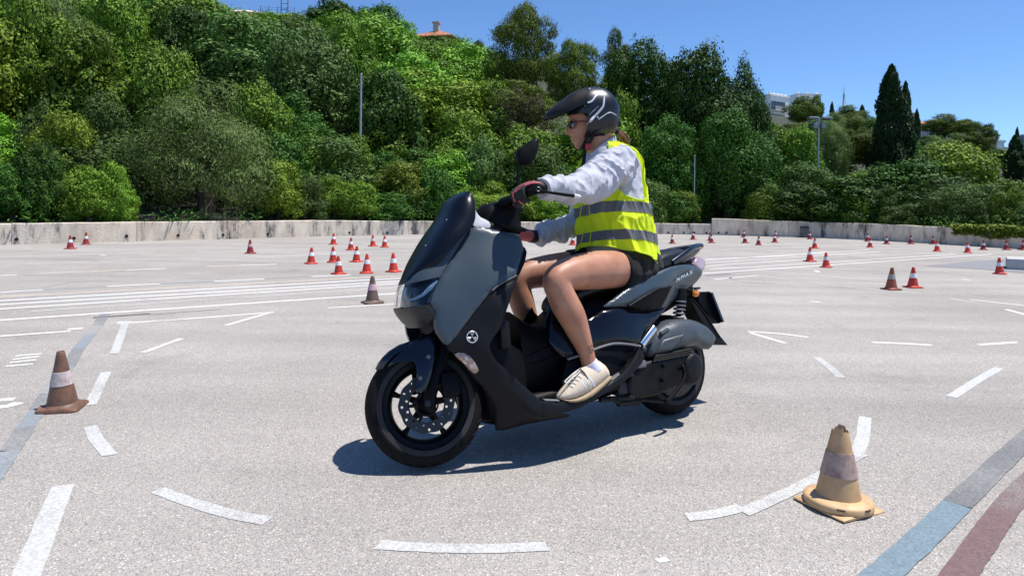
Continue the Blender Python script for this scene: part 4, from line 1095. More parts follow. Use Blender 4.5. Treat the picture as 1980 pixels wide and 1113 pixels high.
def cone(px, py, kind, label, rot=None, sc=1.0):
    p = on_ground(px, py); base, body, slv = PROTO[kind]
    back = 0.08                                   # (px, py) is the front edge of the base
    d = np.array([p[0], p[1]]); d = d / np.linalg.norm(d)
    r = link_obj('traffic_cone', None); r.location = (p[0] + d[0] * back, p[1] + d[1] * back, 0.002)
    r.rotation_euler = (0, 0, random.uniform(0, PI / 2) if rot is None else rot); sc *= random.uniform(.95, 1.05); r.scale = (sc * random.uniform(.96, 1.04), sc, sc)
    tag(r, label, 'traffic cone', 'training cones on the lot')
    tl = (random.uniform(-.035, .035), random.uniform(-.035, .035), 0)
    link_obj('base', base, r)
    for nm_, me_ in (('body', body), ('reflective_sleeve', slv)): link_obj(nm_, me_, r).rotation_euler = tl
    return r
for a in [
    (121, 797, 'brown', 'grimy brown cone with a buckled base standing on the blue line at the left', 0.25),
    (720, 587.5, 'dusty', 'dusty brown cone with a pinkish sleeve nearest to the scooter headlight', 0.5),
    (1723, 561, 'old', 'weathered dark orange cone standing left of a clean red one at right', 0.3),
    (1765, 557, 'red', 'clean red and white cone right next to the weathered orange one', 0.2),
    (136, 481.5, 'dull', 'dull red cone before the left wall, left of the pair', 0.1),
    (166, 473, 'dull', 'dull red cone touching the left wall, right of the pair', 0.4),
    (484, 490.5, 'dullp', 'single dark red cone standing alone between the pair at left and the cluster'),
    (644.5, 473, 'red', 'red cone at the back left corner of the cluster, closest to the wall'),
    (678, 484, 'red', 'red cone in the back row of the cluster, second from left'),
    (721, 476.5, 'red', 'red cone at back right of the cluster, left of the far pair'),
    (743.5, 478.5, 'red', 'red cone at back right of the cluster, right of the far pair'),
    (601.5, 510.5, 'red', 'red cone leftmost in the middle row of the cluster'),
    (644, 508, 'red', 'red cone second in the middle row of the cluster'),
    (689, 507, 'red', 'red cone rightmost in the middle row of the cluster'),
    (655, 531, 'red', 'red cone leftmost in the front row of the cluster'),
    (709, 529, 'red', 'red cone in the middle of the front row of the cluster'),
    (761, 526.5, 'red', 'red cone at the right end of the front row, beside the windscreen'),
    (1107, 474, 'red', 'red cone seen between the rider arm and thigh'),
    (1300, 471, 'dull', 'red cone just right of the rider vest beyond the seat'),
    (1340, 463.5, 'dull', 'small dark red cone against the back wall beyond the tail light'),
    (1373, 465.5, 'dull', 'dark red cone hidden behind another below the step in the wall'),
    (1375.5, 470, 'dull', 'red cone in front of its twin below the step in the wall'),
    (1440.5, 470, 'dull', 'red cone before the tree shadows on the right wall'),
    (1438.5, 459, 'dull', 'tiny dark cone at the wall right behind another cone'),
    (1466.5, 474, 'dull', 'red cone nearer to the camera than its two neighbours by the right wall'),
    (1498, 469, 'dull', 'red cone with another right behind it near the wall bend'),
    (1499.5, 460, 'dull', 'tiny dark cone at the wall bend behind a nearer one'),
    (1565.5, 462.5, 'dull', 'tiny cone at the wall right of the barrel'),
    (1575, 480.5, 'red', 'small red cone farthest of the three right of the scooter'),
    (1566, 506, 'red', 'red cone in the middle of the three right of the scooter'),
    (1597.5, 517.5, 'red', 'red cone nearest of the three right of the scooter'),
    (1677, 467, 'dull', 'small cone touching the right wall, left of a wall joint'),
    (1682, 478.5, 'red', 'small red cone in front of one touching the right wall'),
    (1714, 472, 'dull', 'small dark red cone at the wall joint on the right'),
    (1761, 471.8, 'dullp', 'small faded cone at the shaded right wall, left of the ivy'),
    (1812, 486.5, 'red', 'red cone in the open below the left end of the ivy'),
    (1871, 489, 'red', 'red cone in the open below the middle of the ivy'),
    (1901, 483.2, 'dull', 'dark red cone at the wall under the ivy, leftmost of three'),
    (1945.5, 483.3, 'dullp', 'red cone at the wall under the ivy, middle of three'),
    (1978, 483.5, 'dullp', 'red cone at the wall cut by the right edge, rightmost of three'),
    (1803.5, 472.2, 'dullp', 'very small dark and white cone at the foot of the right wall'),
    (1933, 530.5, 'red', 'red cone standing beside the concrete block at the right'),
]:
    cone(*a)
# the near sun-bleached cone with the broken tip and the scratched sleeve
p = on_ground(1640, 1012)
d = np.array([p[0], p[1]]) / np.linalg.norm(p[:2])
tc_ = link_obj('traffic_cone', None); tc_.location = (p[0] - .04 + d[0] * .16, p[1] + d[1] * .155, 0.002); tc_.rotation_euler = (0, math.radians(1.5), math.radians(26))
tag(tc_, 'sun-bleached tan cone with a broken tip in the right foreground', 'traffic cone', 'training cones on the lot')
V, F = base_mesh(.107, .009, .006, 9, 1.40)
mobj('base', V, F, C_TAN, tc_)
mobj('collar', *lathe([(.05, .008), (.113, .008), (.117, .012), (.117, .026), (.112, .033), (.095, .038), (.074, .040)], 48), C_TAN, tc_)
prof = [(.082, .037)] + [(cone_r(i / 14, .076, .027), .039 + (.275 - .039) * i / 14) for i in range(15)]
V, F = lathe(prof + [(.026, .272), (.025, .22)], 40)
V = [list(v) for v in V]
for v in V:
    if v[2] > .26:
        a = math.atan2(v[1], v[0]); v[2] += .012 * noise.noise((math.cos(a) * 2.5, math.sin(a) * 2.5, 4)) - .006 + (.012 if math.sin(a * 2 + .6) > .55 else 0)
mobj('body', V, F, C_TAN, tc_)
sp = [(cone_r(t, .076, .027) + .0016, .046 + (.275 - .046) * t) for t in (.30, .36, .42, .48, .54, .60, .66)]
mobj('reflective_sleeve', *lathe([(sp[0][0]-.003, sp[0][1])] + sp + [(sp[-1][0]-.003, sp[-1][1])], 40), C_SLV_TAN, tc_)
MAT_GOUGE = simple('black_gouge', (0.02, 0.015, 0.012), 0.8)
for a0 in (-70, -118):
    loops = []
    pts = []
    for k in range(6):
        a = math.radians(a0 - 26 + k * 2.6); pts.append((.1165 * math.cos(a), .1165 * math.sin(a), .0255 + .002 * (k % 2)))
    mobj('gouge', *tube(pts, .0028, 6), MAT_GOUGE, tc_)
# ================================================================== SCOOTER
cf = on_ground(828, 903); cr_ = on_ground(1300, 800)
_h = cf - cr_; WB = float(np.linalg.norm(_h)); _f = _h / WB
_l0 = np.array([-_f[1], _f[0], 0]); _lean = math.radians(-10)
_u = np.array([0, 0, 1]) * math.cos(_lean) + _l0 * math.sin(_lean)
_l = _l0 * math.cos(_lean) - np.array([0, 0, 1]) * math.sin(_lean)
BM = np.eye(4); BM[:3, 0], BM[:3, 1], BM[:3, 2], BM[:3, 3] = _f, _l, _u, cr_
BK = Frame(BM)
RAKE = math.radians(26.5); STEER = math.radians(-20)
ax_p = np.array([WB + 0.095, 0, 0]); ax_d = np.array([-math.sin(RAKE), 0, math.cos(RAKE)])
R3 = np.array(Matrix.Rotation(STEER, 3, Vector(ax_d)))
SX = np.eye(4); SX[:3, :3] = R3; SX[:3, 3] = ax_p - R3 @ ax_p + np.array([0, 0, 0.004])
SK = Frame(BM @ SX)
def axis_x(z): return WB + 0.095 - z * math.tan(RAKE)

PAINT = simple('grey_blue_body_paint', (0.040, 0.058, 0.071), 0.34, 0.0, 0.42, 0.22, coat_rough=0.08)
BLACKP = simple('black_satin_plastic', (0.0022, 0.0023, 0.003), 0.5, spec=0.14, bump=0.05, bscale=900)
BLACKG = simple('gloss_black_plastic', (0.003, 0.004, 0.008), 0.16, spec=0.35, coat=0.1)
DARKPL = simple('dark_grey_textured_plastic', (0.0062, 0.0066, 0.008), 0.48, spec=0.2, bump=0.08, bscale=700, rvar=.08, vscale=15)
FENDER = simple('navy_black_fender_paint', (0.004, 0.007, 0.015), 0.22, spec=0.4, coat=0.3)
SCREENM = simple('smoked_screen', (0.004, 0.006, 0.012), 0.28, spec=0.2)
RUBBER = simple('tyre_rubber', (0.0045, 0.0045, 0.005), 0.8, spec=0.2, var=0.25, vscale=20, bump=0.15, bscale=300)
RUBBER_S = simple('tyre_sidewall', (0.030, 0.030, 0.031), 0.7, spec=0.2, var=0.2, vscale=25)
RIMM = simple('black_alloy', (0.002, 0.002, 0.0025), 0.4, 0.0, 0.2)
STEEL = simple('brushed_steel', (0.028, 0.028, 0.030), 0.5, 0.2, var=.15, vscale=60)
CHROME = simple('bright_metal', (0.75, 0.77, 0.80), 0.2, 1.0)
ENGINE = simple('engine_casting', (0.0065, 0.0068, 0.0072), 0.5, 0.0, spec=0.22, var=0.3, vscale=18, bump=0.1, bscale=200)
SATIN = simple('satin_grey_airbox', (0.048, 0.058, 0.064), 0.40, 0.0, 0.5, bump=0.04, bscale=900, rvar=.06, vscale=10)
SEATM = simple('seat_vinyl', (0.0045, 0.0047, 0.0055), 0.42, spec=0.35, bump=0.06, bscale=700)
TRIM = simple('silver_grey_trim', (0.16, 0.165, 0.175), 0.4, 0.4)
AMBER = simple('amber_lens', (0.75, 0.22, 0.02), 0.12, coat=0.5)
EMBLEM = simple('polished_emblem', (0.78, 0.79, 0.80), 0.25, 0.8)
WHITEPL = simple('pale_grey_plastic', (0.50, 0.51, 0.55), 0.5)
def lens_mat():
    m, N, L, B = mat_new('clear_lens'); B.inputs['Base Color'].default_value = (0.92, 0.95, 0.98, 1); B.inputs['Roughness'].default_value = 0.02
    B.inputs['Transmission Weight'].default_value = 1.0; B.inputs['IOR'].default_value = 1.25
    return m
LENS = lens_mat()
TAILM = simple('pale_red_tail_lens', (0.42, 0.28, 0.32), 0.12, coat=0.6)

scooter = link_obj('scooter', None); scooter.matrix_world = Matrix(BM.tolist())
tag(scooter, 'grey-blue maxi scooter with black trim leaning into a turn under the rider', 'scooter')
S = scooter

# ---------------------------------------------------------------- wheels
def wheel(name, c, R, w, rim_r, xf, spokes, disc):
    root = link_obj(name, None, S)
    if xf is not None: root.matrix_local = Matrix(xf.tolist())
    c = np.array(c, float)
    # tyre: rounded crown, flat sidewall
    pr = []
    for k in range(-7, 8):
        a = k / 7 * math.radians(82); pr.append((R - w*.5*(1-math.cos(a))*.86, w*.5*math.sin(a)))
    side = [(rim_r + .016, w*.47), (rim_r + .004, w*.40), (rim_r - .004, w*.34)]
    pr = [(r, -h) for r, h in side[::-1]] + pr + side
    ty = mobj('tyre', *lathe(pr, 72, 'y', tuple(c)), RUBBER, root)
    mobj('sidewall_band', *lathe([(rim_r + .012, w*.478), (rim_r + .03, w*.492), (R - w*.36, w*.487), (R - w*.345, w*.478)], 72, 'y', tuple(c)), RUBBER_S, ty)
    # tread grooves: slanted shallow ribs proud by a hair, in the dark gaps of the crown
    mb = MB()
    for j in range(26):
        for sg in (-1, 1):
            pts = []
            for q in range(4):
                a = 2*PI*j/26 + q * .055 + (.06 if sg > 0 else 0); hh = sg * (w*.09 + q * w*.10)
                rr = R - w*.5*(1-math.cos(math.asin(min(1, abs(hh)/(w*.5)))))*.86
                pts.append(c + np.array([rr*math.cos(a), hh, rr*math.sin(a)]))
            mb.add(*tube(pts, [.0012, .0022, .0022, .0012], 5))
    mb.build('tread_groove', simple('tread_shadow', (0.008, 0.008, 0.008), 0.9) if 'tread_shadow' not in bpy.data.materials else bpy.data.materials['tread_shadow'], ty)
    rim = mobj('rim', *lathe([(rim_r - .014, -w*.36), (rim_r + .004, -w*.40), (rim_r + .006, -w*.36), (rim_r - .012, -w*.22), (rim_r - .02, 0), (rim_r - .012, w*.22),
                              (rim_r + .006, w*.36), (rim_r + .004, w*.40), (rim_r - .012, w*.37), (rim_r - .026, w*.2), (rim_r - .032, 0), (rim_r - .026, -w*.2)], 64, 'y', tuple(c), True), RIMM, root)
    for k in range(spokes):
        a = 2*PI*k/spokes + math.radians(97)
        d = np.array([math.cos(a), 0, math.sin(a)]); t = np.array([-math.sin(a), 0, math.cos(a)])
        pts = [c + d*.03 + np.array([0, .012, 0]), c + d*.075 + t*.004, c + d*(rim_r*.7), c + d*(rim_r - .018)]
        mobj('spoke', *tube(pts, [(.017, .016), (.0105, .013), (.0095, .012), (.016, .018)], 10, True, (0, 1, 0)), RIMM, root)
    mobj('hub', *lathe([(0, w*.5), (.022, w*.5), (.03, w*.42), (.045, w*.2), (.045, -w*.2), (.03, -w*.42), (0, -w*.45)], 28, 'y', tuple(c)), RIMM, root)
    if disc:
        out = [(disc*math.cos(2*PI*i/60)*(1+.02*math.cos(i*2*PI/6*1)), disc*math.sin(2*PI*i/60)*(1+.02*math.cos(i*2*PI/6*1))) for i in range(60)]
        hole_c = [(.0, 0, disc*.60)]
        holes = [[(disc*.62*math.cos(2*PI*i/40), disc*.62*math.sin(2*PI*i/40)) for i in range(40)]]
        for k in range(24):
            a = 2*PI*k/24; rr = disc*(.72 if k % 2 else .88)
            holes.append([(rr*math.cos(a) + .0052*math.cos(2*PI*i/8), rr*math.sin(a) + .0052*math.sin(2*PI*i/8)) for i in range(8)])
        VV, FF = sheet(out, lambda q: np.zeros(len(q)), .004, 0, .02, holes)
        VV = VV + c + np.array([0, w*.5 + .012, 0])
        d_ = mobj('brake_disc', VV, FF, STEEL, root, True, 30)
        mb = MB(); mb.add(*lathe([(disc*.38, w*.5+.011), (disc*.38, w*.5+.005), (disc*.44, w*.5+.005), (disc*.44, w*.5+.011)], 40, 'y', tuple(c), True))
        for k in range(6):
            a = 2*PI*k/6; d = np.array([math.cos(a), 0, math.sin(a)])
            mb.add(*tube([c + d*disc*.4 + np.array([0, w*.5+.008, 0]), c + d*disc*.66 + np.array([0, w*.5+.008, 0])], [.008, .006], 8))
        mb.build('disc_carrier', RIMM, root)
    return root
FWC = (WB - 0.004, 0, 0.243)
fw = wheel('front_wheel', FWC, 0.243, 0.108, 0.166, SX, 5, 0.113)
rw = wheel('rear_wheel', (0.0, 0, 0.254), 0.254, 0.128, 0.168, None, 5, 0)

# ---------------------------------------------------------------- fork, fender
for sg in (1, -1):
    y = .088 * sg
    low = np.array([WB - .005, y, .243]); top = np.array([axis_x(.60) + .035, y, .60])
    mb = MB(); mb.add(*tube([low + np.array([-.012, 0, -.02]), low + (top-low)*.06, low + (top-low)*.3, low + (top-low)*.72], [.021, .026, .0235, .0225], 16, dome=True))
    mb.build('fork_leg', BLACKP, S, xf=SX)
    mobj('stanchion', *tube([low + (top-low)*.7, top], .0155, 14), STEEL, S, xf=SX)
mobj('axle_nut', *lathe([(0, .121), (.007, .121), (.0085, .119), (.0085, .112), (.013, .112), (.013, .104)], 18, 'y', FWC), STEEL, S, xf=SX)
mb = MB(); mb.add(*bevel_box(FWC[0] - .098, .100, FWC[2] + .062, .075, .05, .10, .014)); mb.add(*tube([(FWC[0]-.03, .096, FWC[2]+.06), (FWC[0]-.08, .1, FWC[2]+.07)], .014, 10))
mb.build('brake_caliper', BLACKP, S, xf=SX)
# fender hugging the tyre, with side cheeks down the fork
rows = []
c = np.array(FWC); Rf = .243 + .020
angs = [150, 135, 118, 100, 84, 71, 61, 53, 47, 42]
rads = [.020, .020, .020, .021, .022, .023, .022, .019, .015, .010]
wid = [.062, .066, .068, .070, .071, .070, .067, .060, .048, .022]
loops = []
for a, dr, w in zip(angs, rads, wid):
    ar = math.radians(a); d = np.array([math.cos(ar), 0, math.sin(ar)])
    row = []
    for j in range(-8, 9):
        t = j / 8; drop = (abs(t) ** 3.2) * .030
        row.append(c + d * (.243 + dr - drop) + np.array([0, w * math.sin(t * PI/2), 0]))
    loops.append(row)
V = [p for r in loops for p in r]; F = []; m = 17
for i in range(len(loops)-1):
    for j in range(m-1): F.append((i*m+j, i*m+j+1, (i+1)*m+j+1, (i+1)*m+j))
fo = mobj('front_fender', V, F, FENDER, S, xf=SX)
bm = bmesh.new(); bm.from_mesh(fo.data); bmesh.ops.solidify(bm, geom=bm.faces[:], thickness=.004); bm.to_mesh(fo.data); bm.free()
fo.data.polygons.foreach_set('use_smooth', [True]*len(fo.data.polygons)); fo.data.set_sharp_from_angle(angle=math.radians(50))
cheek = [(733,714,.02),(754,691,.05),(781,671,.066),(803,656,.074),(834,646,.092),(842,664,.108),(841,684,.112),(834,722,.114),(822,752,.112),(804,756,.112),(807,728,.113),(803,702,.108),(796,697,.10),(781,698,.088),(762,702,.07),(744,713,.04)]
ch = panel('fender_cheek', cheek, FENDER, S, SK, .006, .006, .012, xf=SX, cr=3)
for px, py in ((829,689),(813,730)):
    q = SK.trace(px, py, .114)
    mobj('bolt', *lathe([(0, .006), (.006, .006), (.009, .003), (.010, -.004)], 14, 'y', (q[0], q[1], q[2])), TRIM, ch, xf=None)
    bo = bpy.context.scene.collection.objects[-1]
    bo.data.transform(Matrix(SX.tolist()))
# black shroud above the wheel (inner fender, radiator side)
V, F = hull_x([(.98, .15, .125, .45, 4), (1.04, .165, .12, .50, 4), (1.10, .16, .125, .62, 4), (1.145, .14, .16, .63, 4), (1.18, .13, .30, .64, 3), (1.22, .11, .47, .66, 3), (1.29, .10, .50, .70, 3), (1.36, .09, .53, .72, 2.5)])
mobj('inner_body', V, F, BLACKP, S)

# ---------------------------------------------------------------- front bodywork
front_panel = [(908,441,.125),(926,437,.14),(956,443,.165),(985,449,.19),(1005,454,.205),(1014,478,.225),(1014,494,.232),(1005,514,.245),(998,532,.258),(970,548,.245),(951,562,.236),(937,581,.228),(915,608,.214),(889,643,.20),(868,667,.186),(851,650,.166),(846,640,.162),(842,620,.158),(841,602,.155),(830,587,.145),(835,570,.142),(853,533,.138),(872,500,.13),(890,470,.125)]
panel('front_side_panel', front_panel, PAINT, S, BK, .014, .012, .014, ctrl=[(930,500,.185),(900,560,.188),(870,600,.178),(965,490,.205)], cr=3)
shield = [(1013,476,.224),(1020,487,.232),(1016,508,.248),(1000,543,.262),(986,582,.262),(970,630,.258),(964,640,.256),(952,658,.252),(948,672,.252),(962,698,.254),(988,720,.256),(1010,742,.256),(1046,773,.258),(1060,783,.26),(1062,803,.266),(1037,801,.262),(1009,779,.255),(983,760,.248),(961,746,.236),(934,744,.215),(916,724,.20),(900,703,.194),(880,683,.186),(867,667,.184),(889,643,.197),(915,608,.211),(937,581,.225),(951,562,.233),(970,548,.242),(998,532,.255),(1006,512,.243),(1012,495,.230)]
panel('leg_shield', shield, DARKPL, S, BK, .02, .008, .014, ctrl=[(940,640,.236),(960,590,.252),(920,690,.218),(985,560,.262)], cr=2)
seam = [BK.trace(*p) + np.array([0, .0035, 0]) for p in [(998,532,.257),(970,547,.244),(951,561,.235)]]
mobj('seam_trim', *tube(catmull(seam, 6), .003, 8), TRIM, S)
# inner side of the leg shield and glove boxes, closed towards the rider
inner = [BK.trace(*p) for p in [(1017,486,.21),(1000,543,.22),(970,630,.20),(950,662,.18)]]
rows = []
for p in catmull(inner, 5):
    rows.append([np.array([p[0] + .02 - .05*(1-abs(t))**1.0*0 - .035*math.cos(t*PI/2), p[1]*t*1.12, p[2]]) for t in np.linspace(-1, 1, 13)])
V = [q for r in rows for q in r]; F = []
for i in range(len(rows)-1):
    for j in range(12): F.append((i*13+j, i*13+j+1, (i+1)*13+j+1, (i+1)*13+j))
mobj('inner_shield', V, F, BLACKP, S)
V, F = hull_x([(.95, .145, .80, .93, 3), (1.02, .165, .66, .95, 3), (1.10, .155, .55, .95, 3), (1.20, .135, .52, .94, 3), (1.30, .115, .55, .84, 3), (1.40, .07, .62, .72, 3)])
mobj('front_core', V, F, BLACKP, S)
# lower nose/chin, headlight, centre nose, windscreen: curved shields from the centre line to the left edge
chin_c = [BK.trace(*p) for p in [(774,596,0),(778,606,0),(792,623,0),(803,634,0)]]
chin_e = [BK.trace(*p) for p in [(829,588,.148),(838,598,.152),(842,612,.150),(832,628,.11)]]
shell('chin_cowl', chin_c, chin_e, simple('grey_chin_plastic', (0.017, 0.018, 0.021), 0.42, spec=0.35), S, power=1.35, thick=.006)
hl_c = [BK.trace(*p) for p in [(781,548,0),(776,562,0),(774,580,0),(774,595,0)]]
hl_e = [BK.trace(*p) for p in [(852,534,.139),(846,549,.140),(839,566,.142),(831,586,.146)]]
hb = [np.array(q) - np.array([.03, 0, 0]) for q in hl_c]; he = [np.array(q) - np.array([.014, .010, 0]) for q in hl_e]
shell('headlight_housing', hb, he, BLACKG, S, power=1.35, thick=.004)
HEADL = link_obj('headlight', None, S)
lens = shell('lens', hl_c, hl_e, LENS, HEADL, power=1.35, thick=.003)
# bright reflector blade and lower lamp inside the lens
bl = [BK.trace(*p) for p in [(787,581,.045),(800,578,.075),(815,571,.105),(830,556,.128),(843,543,.134)]]
mobj('reflector', *tube([np.array(q) - np.array([.006, .001, 0]) for q in bl], [.003, .006, .008, .010, .004], 10), simple('led_light_guide', (0.20, 0.32, 0.47), 0.3), HEADL)
lo_ = [BK.trace(*p) for p in [(800,590,.07),(815,587,.10),(826,577,.125)]]
mobj('low_beam', *tube([np.array(q) - np.array([.008, .002, 0]) for q in lo_], [.004, .007, .004], 10), WHITEPL, HEADL)
mobj('lens_gap', *tube(catmull([BK.trace(*p) + np.array([.002, .002, 0]) for p in [(776,595,.01),(790,598,.05),(808,600,.085),(822,591,.125),(832,586,.145)]], 4), .0035, 8), BLACKP, HEADL)
dr = [BK.trace(*p) for p in [(777,585,.012),(779,570,.015),(783,556,.02)]]
mobj('position_lamp', *tube([np.array(q) - np.array([.006, 0, 0]) for q in dr], [.007, .008, .005], 10), WHITEPL, HEADL)
nose_c = [BK.trace(*p) for p in [(862,440,0),(826,478,0),(800,513,0),(786,535,0),(780,549,0)]]
nose_e = [BK.trace(*p) for p in [(908,443,.123),(890,470,.124),(872,499,.128),(860,519,.134),(852,535,.138)]]
shell('nose_cowl', nose_c, nose_e, PAINT, S, power=1.5, thick=.006)
ws_c = [BK.trace(*p) for p in [(886,374,0),(868,388,0),(851,422,0),(826,460,0),(800,505,0),(779,541,0)]]
ws_e = [BK.trace(*p) for p in [(914,377,.098),(919,398,.128),(916,432,.150),(886,467,.155),(846,509,.130),(794,541,.05)]]
shell('windscreen', ws_c, ws_e, SCREENM, S, power=1.5, thick=.005, n=10, sub=5)
for px, py in ((869,426),(829,475)):
    q = BK.trace(px, py, .085); mobj('screen_bolt', *ellipsoid(q + np.array([.02, .012, 0]), (.004, .004, .004), 10, 6), TRIM, S)
br = [(917,402,.12),(922,410,.122),(930,420,.125),(946,428,.135),(948,440,.14),(924,438,.135),(914,432,.13)]
panel('sunlit_dash_top', br, WHITEPL, S, BK, .03, .004, .01, cr=2)  # pale panel: sunlight on top of the dash cover, put into its colour
V, F = hull_x([(.97, .10, .93, .985, 2.6), (1.06, .135, .92, 1.0, 2.6), (1.15, .12, .92, 1.01, 2.6), (1.22, .09, .92, 1.0, 2.6)])
mobj('dashboard', V, F, BLACKP, S)
# maker's badge on the leg shield: ring with three tuning forks
bq = BK.trace(913, 651, 0.222)
badge = link_obj('maker_badge', None, S)
def on_shield(px, py, lift=0.0):
    # plane fitted to the shield surface round the badge
    return BK.trace(px, py, 0.0) * 0 + BK.trace(px, py, .2185 + lift + (913 - px) * -.00045)
ring = [on_shield(913 + 10.2*math.cos(2*PI*i/36), 651 + 10.8*math.sin(2*PI*i/36), .006) for i in range(37)]
mobj('ring', *tube(ring, .0024, 8), EMBLEM, badge)
for k in range(3):
    a = math.radians(-90 + 120*k); ca, sa = math.cos(a), math.sin(a)
    def pt(u, v): return on_shield(913 + 9.6*(u*ca - v*sa), 651 + 10.2*(u*sa + v*ca), .006)
    mb = MB(); mb.add(*tube([pt(0, 0), pt(.98, 0)], .0011, 6))
    mb.add(*tube([pt(.98, -.27), pt(.5, -.2), pt(.34, 0), pt(.5, .2), pt(.98, .27)], .0013, 6))
    mb.build('tuning_fork', EMBLEM, badge)
# front indicator let into the shield
ind = [(881,684,.193),(905,682,.206),(914,684,.211),(922,693,.216),(931,707,.218),(928,717,.214),(917,721,.206),(900,703,.2)]
def ind_mat():
    m, N, L, B = mat_new('indicator_lens'); tc = N.new('ShaderNodeTexCoord'); v = N.new('ShaderNodeTexVoronoi'); v.inputs['Scale'].default_value = 60
    L.new(tc.outputs['Object'], v.inputs['Vector']); r = N.new('ShaderNodeValToRGB'); e = r.color_ramp.elements
    e[0].color = (0.16, 0.17, 0.18, 1); e[1].color = (0.62, 0.62, 0.64, 1); k = e.new(.75); k.color = (0.45, 0.25, 0.18, 1)
    sc = N.new('ShaderNodeSeparateColor'); L.new(v.outputs['Color'], sc.inputs[0]); L.new(sc.outputs[1], r.inputs['Fac']); L.new(r.outputs[0], B.inputs['Base Color'])
    B.inputs['Roughness'].default_value = .12; B.inputs['Coat Weight'].default_value = .8; B.inputs['Metallic'].default_value = .4
    return m
panel('front_indicator', ind, ind_mat(), S, BK, .012, .006, .009, cr=3)
# belly panel
belly = [(935,745,.205),(961,746,.228),(983,760,.238),(1010,780,.246),(1037,801,.252),(1062,804,.254),(1100,800,.246),(1100,806,.235),(1060,812,.22),(1019,820,.198),(990,828,.176),(964,832,.16),(962,812,.17),(961,792,.182),(953,771,.195)]
panel('belly_panel', belly, DARKPL, S, BK, .014, .008, .014, cr=2)
V, F = hull_x([(.30, .12, .20, .34, 3), (.50, .19, .17, .32, 4), (.75, .20, .145, .27, 4), (.98, .19, .125, .25, 4), (1.08, .14, .12, .32, 4), (1.13, .11, .14, .40, 4)])
mobj('frame_underbody', V, F, BLACKP, S)
# tunnel between the knees, running up to the seat
tun = [BK.trace(*p) for p in [(972,602,0),(996,618,0),(1014,627,0),(1040,624,0),(1063,600,0),(1085,580,0)]]
st = []
for i, p in enumerate(tun): st.append((p[0], [.135, .125, .12, .125, .14, .15][i], .20, p[2], 3.2))
V, F = hull_x(st + [(.5, .165, .22, tun[-1][2] + .02, 3.5)])
mobj('centre_tunnel', V, F, BLACKP, S)
for y0, pxs in ((.126, [(1020,690),(1060,672),(1100,648)]), (.128, [(1010,706),(1050,700),(1090,680)])):
    mobj('tunnel_seam', *tube([BK.trace(px, py, y0 + .006) for px, py in pxs], .003, 6), DARKPL, S)
mobj('glove_box_lid', *bevel_box(1.085, .135, .50, .05, .10, .12, .012), DARKPL, S)
# footboard with its raised rear rest
fb = [(1046,775,.262),(1079,779,.27),(1123,765,.272),(1175,741,.270),(1203,724,.268),(1228,692,.262),(1238,672,.258),(1247,690,.262),(1236,710,.268),(1208,738,.274),(1161,766,.278),(1124,787,.276),(1086,799,.274),(1053,806,.268)]
panel('footboard_edge', fb, DARKPL, S, BK, .03, .006, .012, cr=2)
top = [BK.trace(*p) for p in [(1046,774,.255),(1079,777,.262),(1123,763,.264),(1175,740,.262),(1203,722,.26),(1228,690,.256),(1238,671,.25)]]
rows = []
for p in catmull(top, 4): rows.append([np.array([p[0], y, p[2] - .006 + (0.0 if abs(y) > .15 else 0)]) for y in (p[1], .21, .16, .10)])
mb = MB(); 
for sg in (1, -1):
    V = [q * np.array([1, sg, 1]) for r in rows for q in r]; F = []
    for i in range(len(rows)-1):
        for j in range(3): F.append((i*4+j, i*4+j+1, (i+1)*4+j+1, (i+1)*4+j))
    mobj('footboard', V, F, DARKPL, S)
for sg in (1, -1):
    for a, b in (((1048,775),(1076,776)), ((1178,737),(1200,723))):
        pts = [BK.trace(*a, .235), BK.trace(*b, .235)]; pts = [p * np.array([1, sg, 1]) + np.array([0, 0, .004]) for p in pts]
        mobj('tread_mat', *tube(pts, [(.024, .006), (.024, .006)], 8, True, (0, 0, 1)), simple('grey_rubber_mat', (.12, .125, .13), .7) if 'grey_rubber_mat' not in bpy.data.materials else bpy.data.materials['grey_rubber_mat'], S)
arch = [BK.trace(*p) for p in [(1097,694,.20),(1119,687,.212),(1149,675,.222),(1184,664.5,.232),(1212,665,.242),(1238,669,.250)]]
for sg in (1, -1):
    mobj('arch_trim', *tube([p * np.array([1, sg, 1]) for p in catmull(arch, 5)], [(.007, .006)] * 26, 8), TRIM, S)
rec = [(1097,696,.19),(1149,677,.20),(1184,667,.205),(1212,668,.208),(1237,674,.212),(1228,692,.215),(1203,724,.222),(1175,741,.226),(1123,764,.23),(1090,770,.225)]
panel('foot_recess', rec, BLACKP, S, BK, .02, .004, .02, cr=2)
# black side covers below the seat
side = [(1066,592,.10),(1100,600,.15),(1140,614,.185),(1170,597,.20),(1211,597,.205),(1224,603,.205),(1273,601,.185),(1290,596,.175),(1278,611,.185),(1254,638,.205),(1239,667,.225),(1212,664,.228),(1184,663,.222),(1149,673,.205),(1119,686,.19),(1097,693,.175),(1060,660,.135)]
panel('side_cover', side, BLACKG, S, BK, .014, .012, .014, ctrl=[(1180,630,.218),(1130,640,.195),(1230,625,.215)], cr=2)
V, F = hull_x([(-.20, .06, .60, .70, 3), (-.05, .10, .54, .72, 3), (.10, .135, .50, .70, 3), (.30, .165, .42, .68, 3), (.50, .175, .38, .60, 3), (.66, .155, .36, .56, 3)])
mobj('under_seat_body', V, F, BLACKP, S)
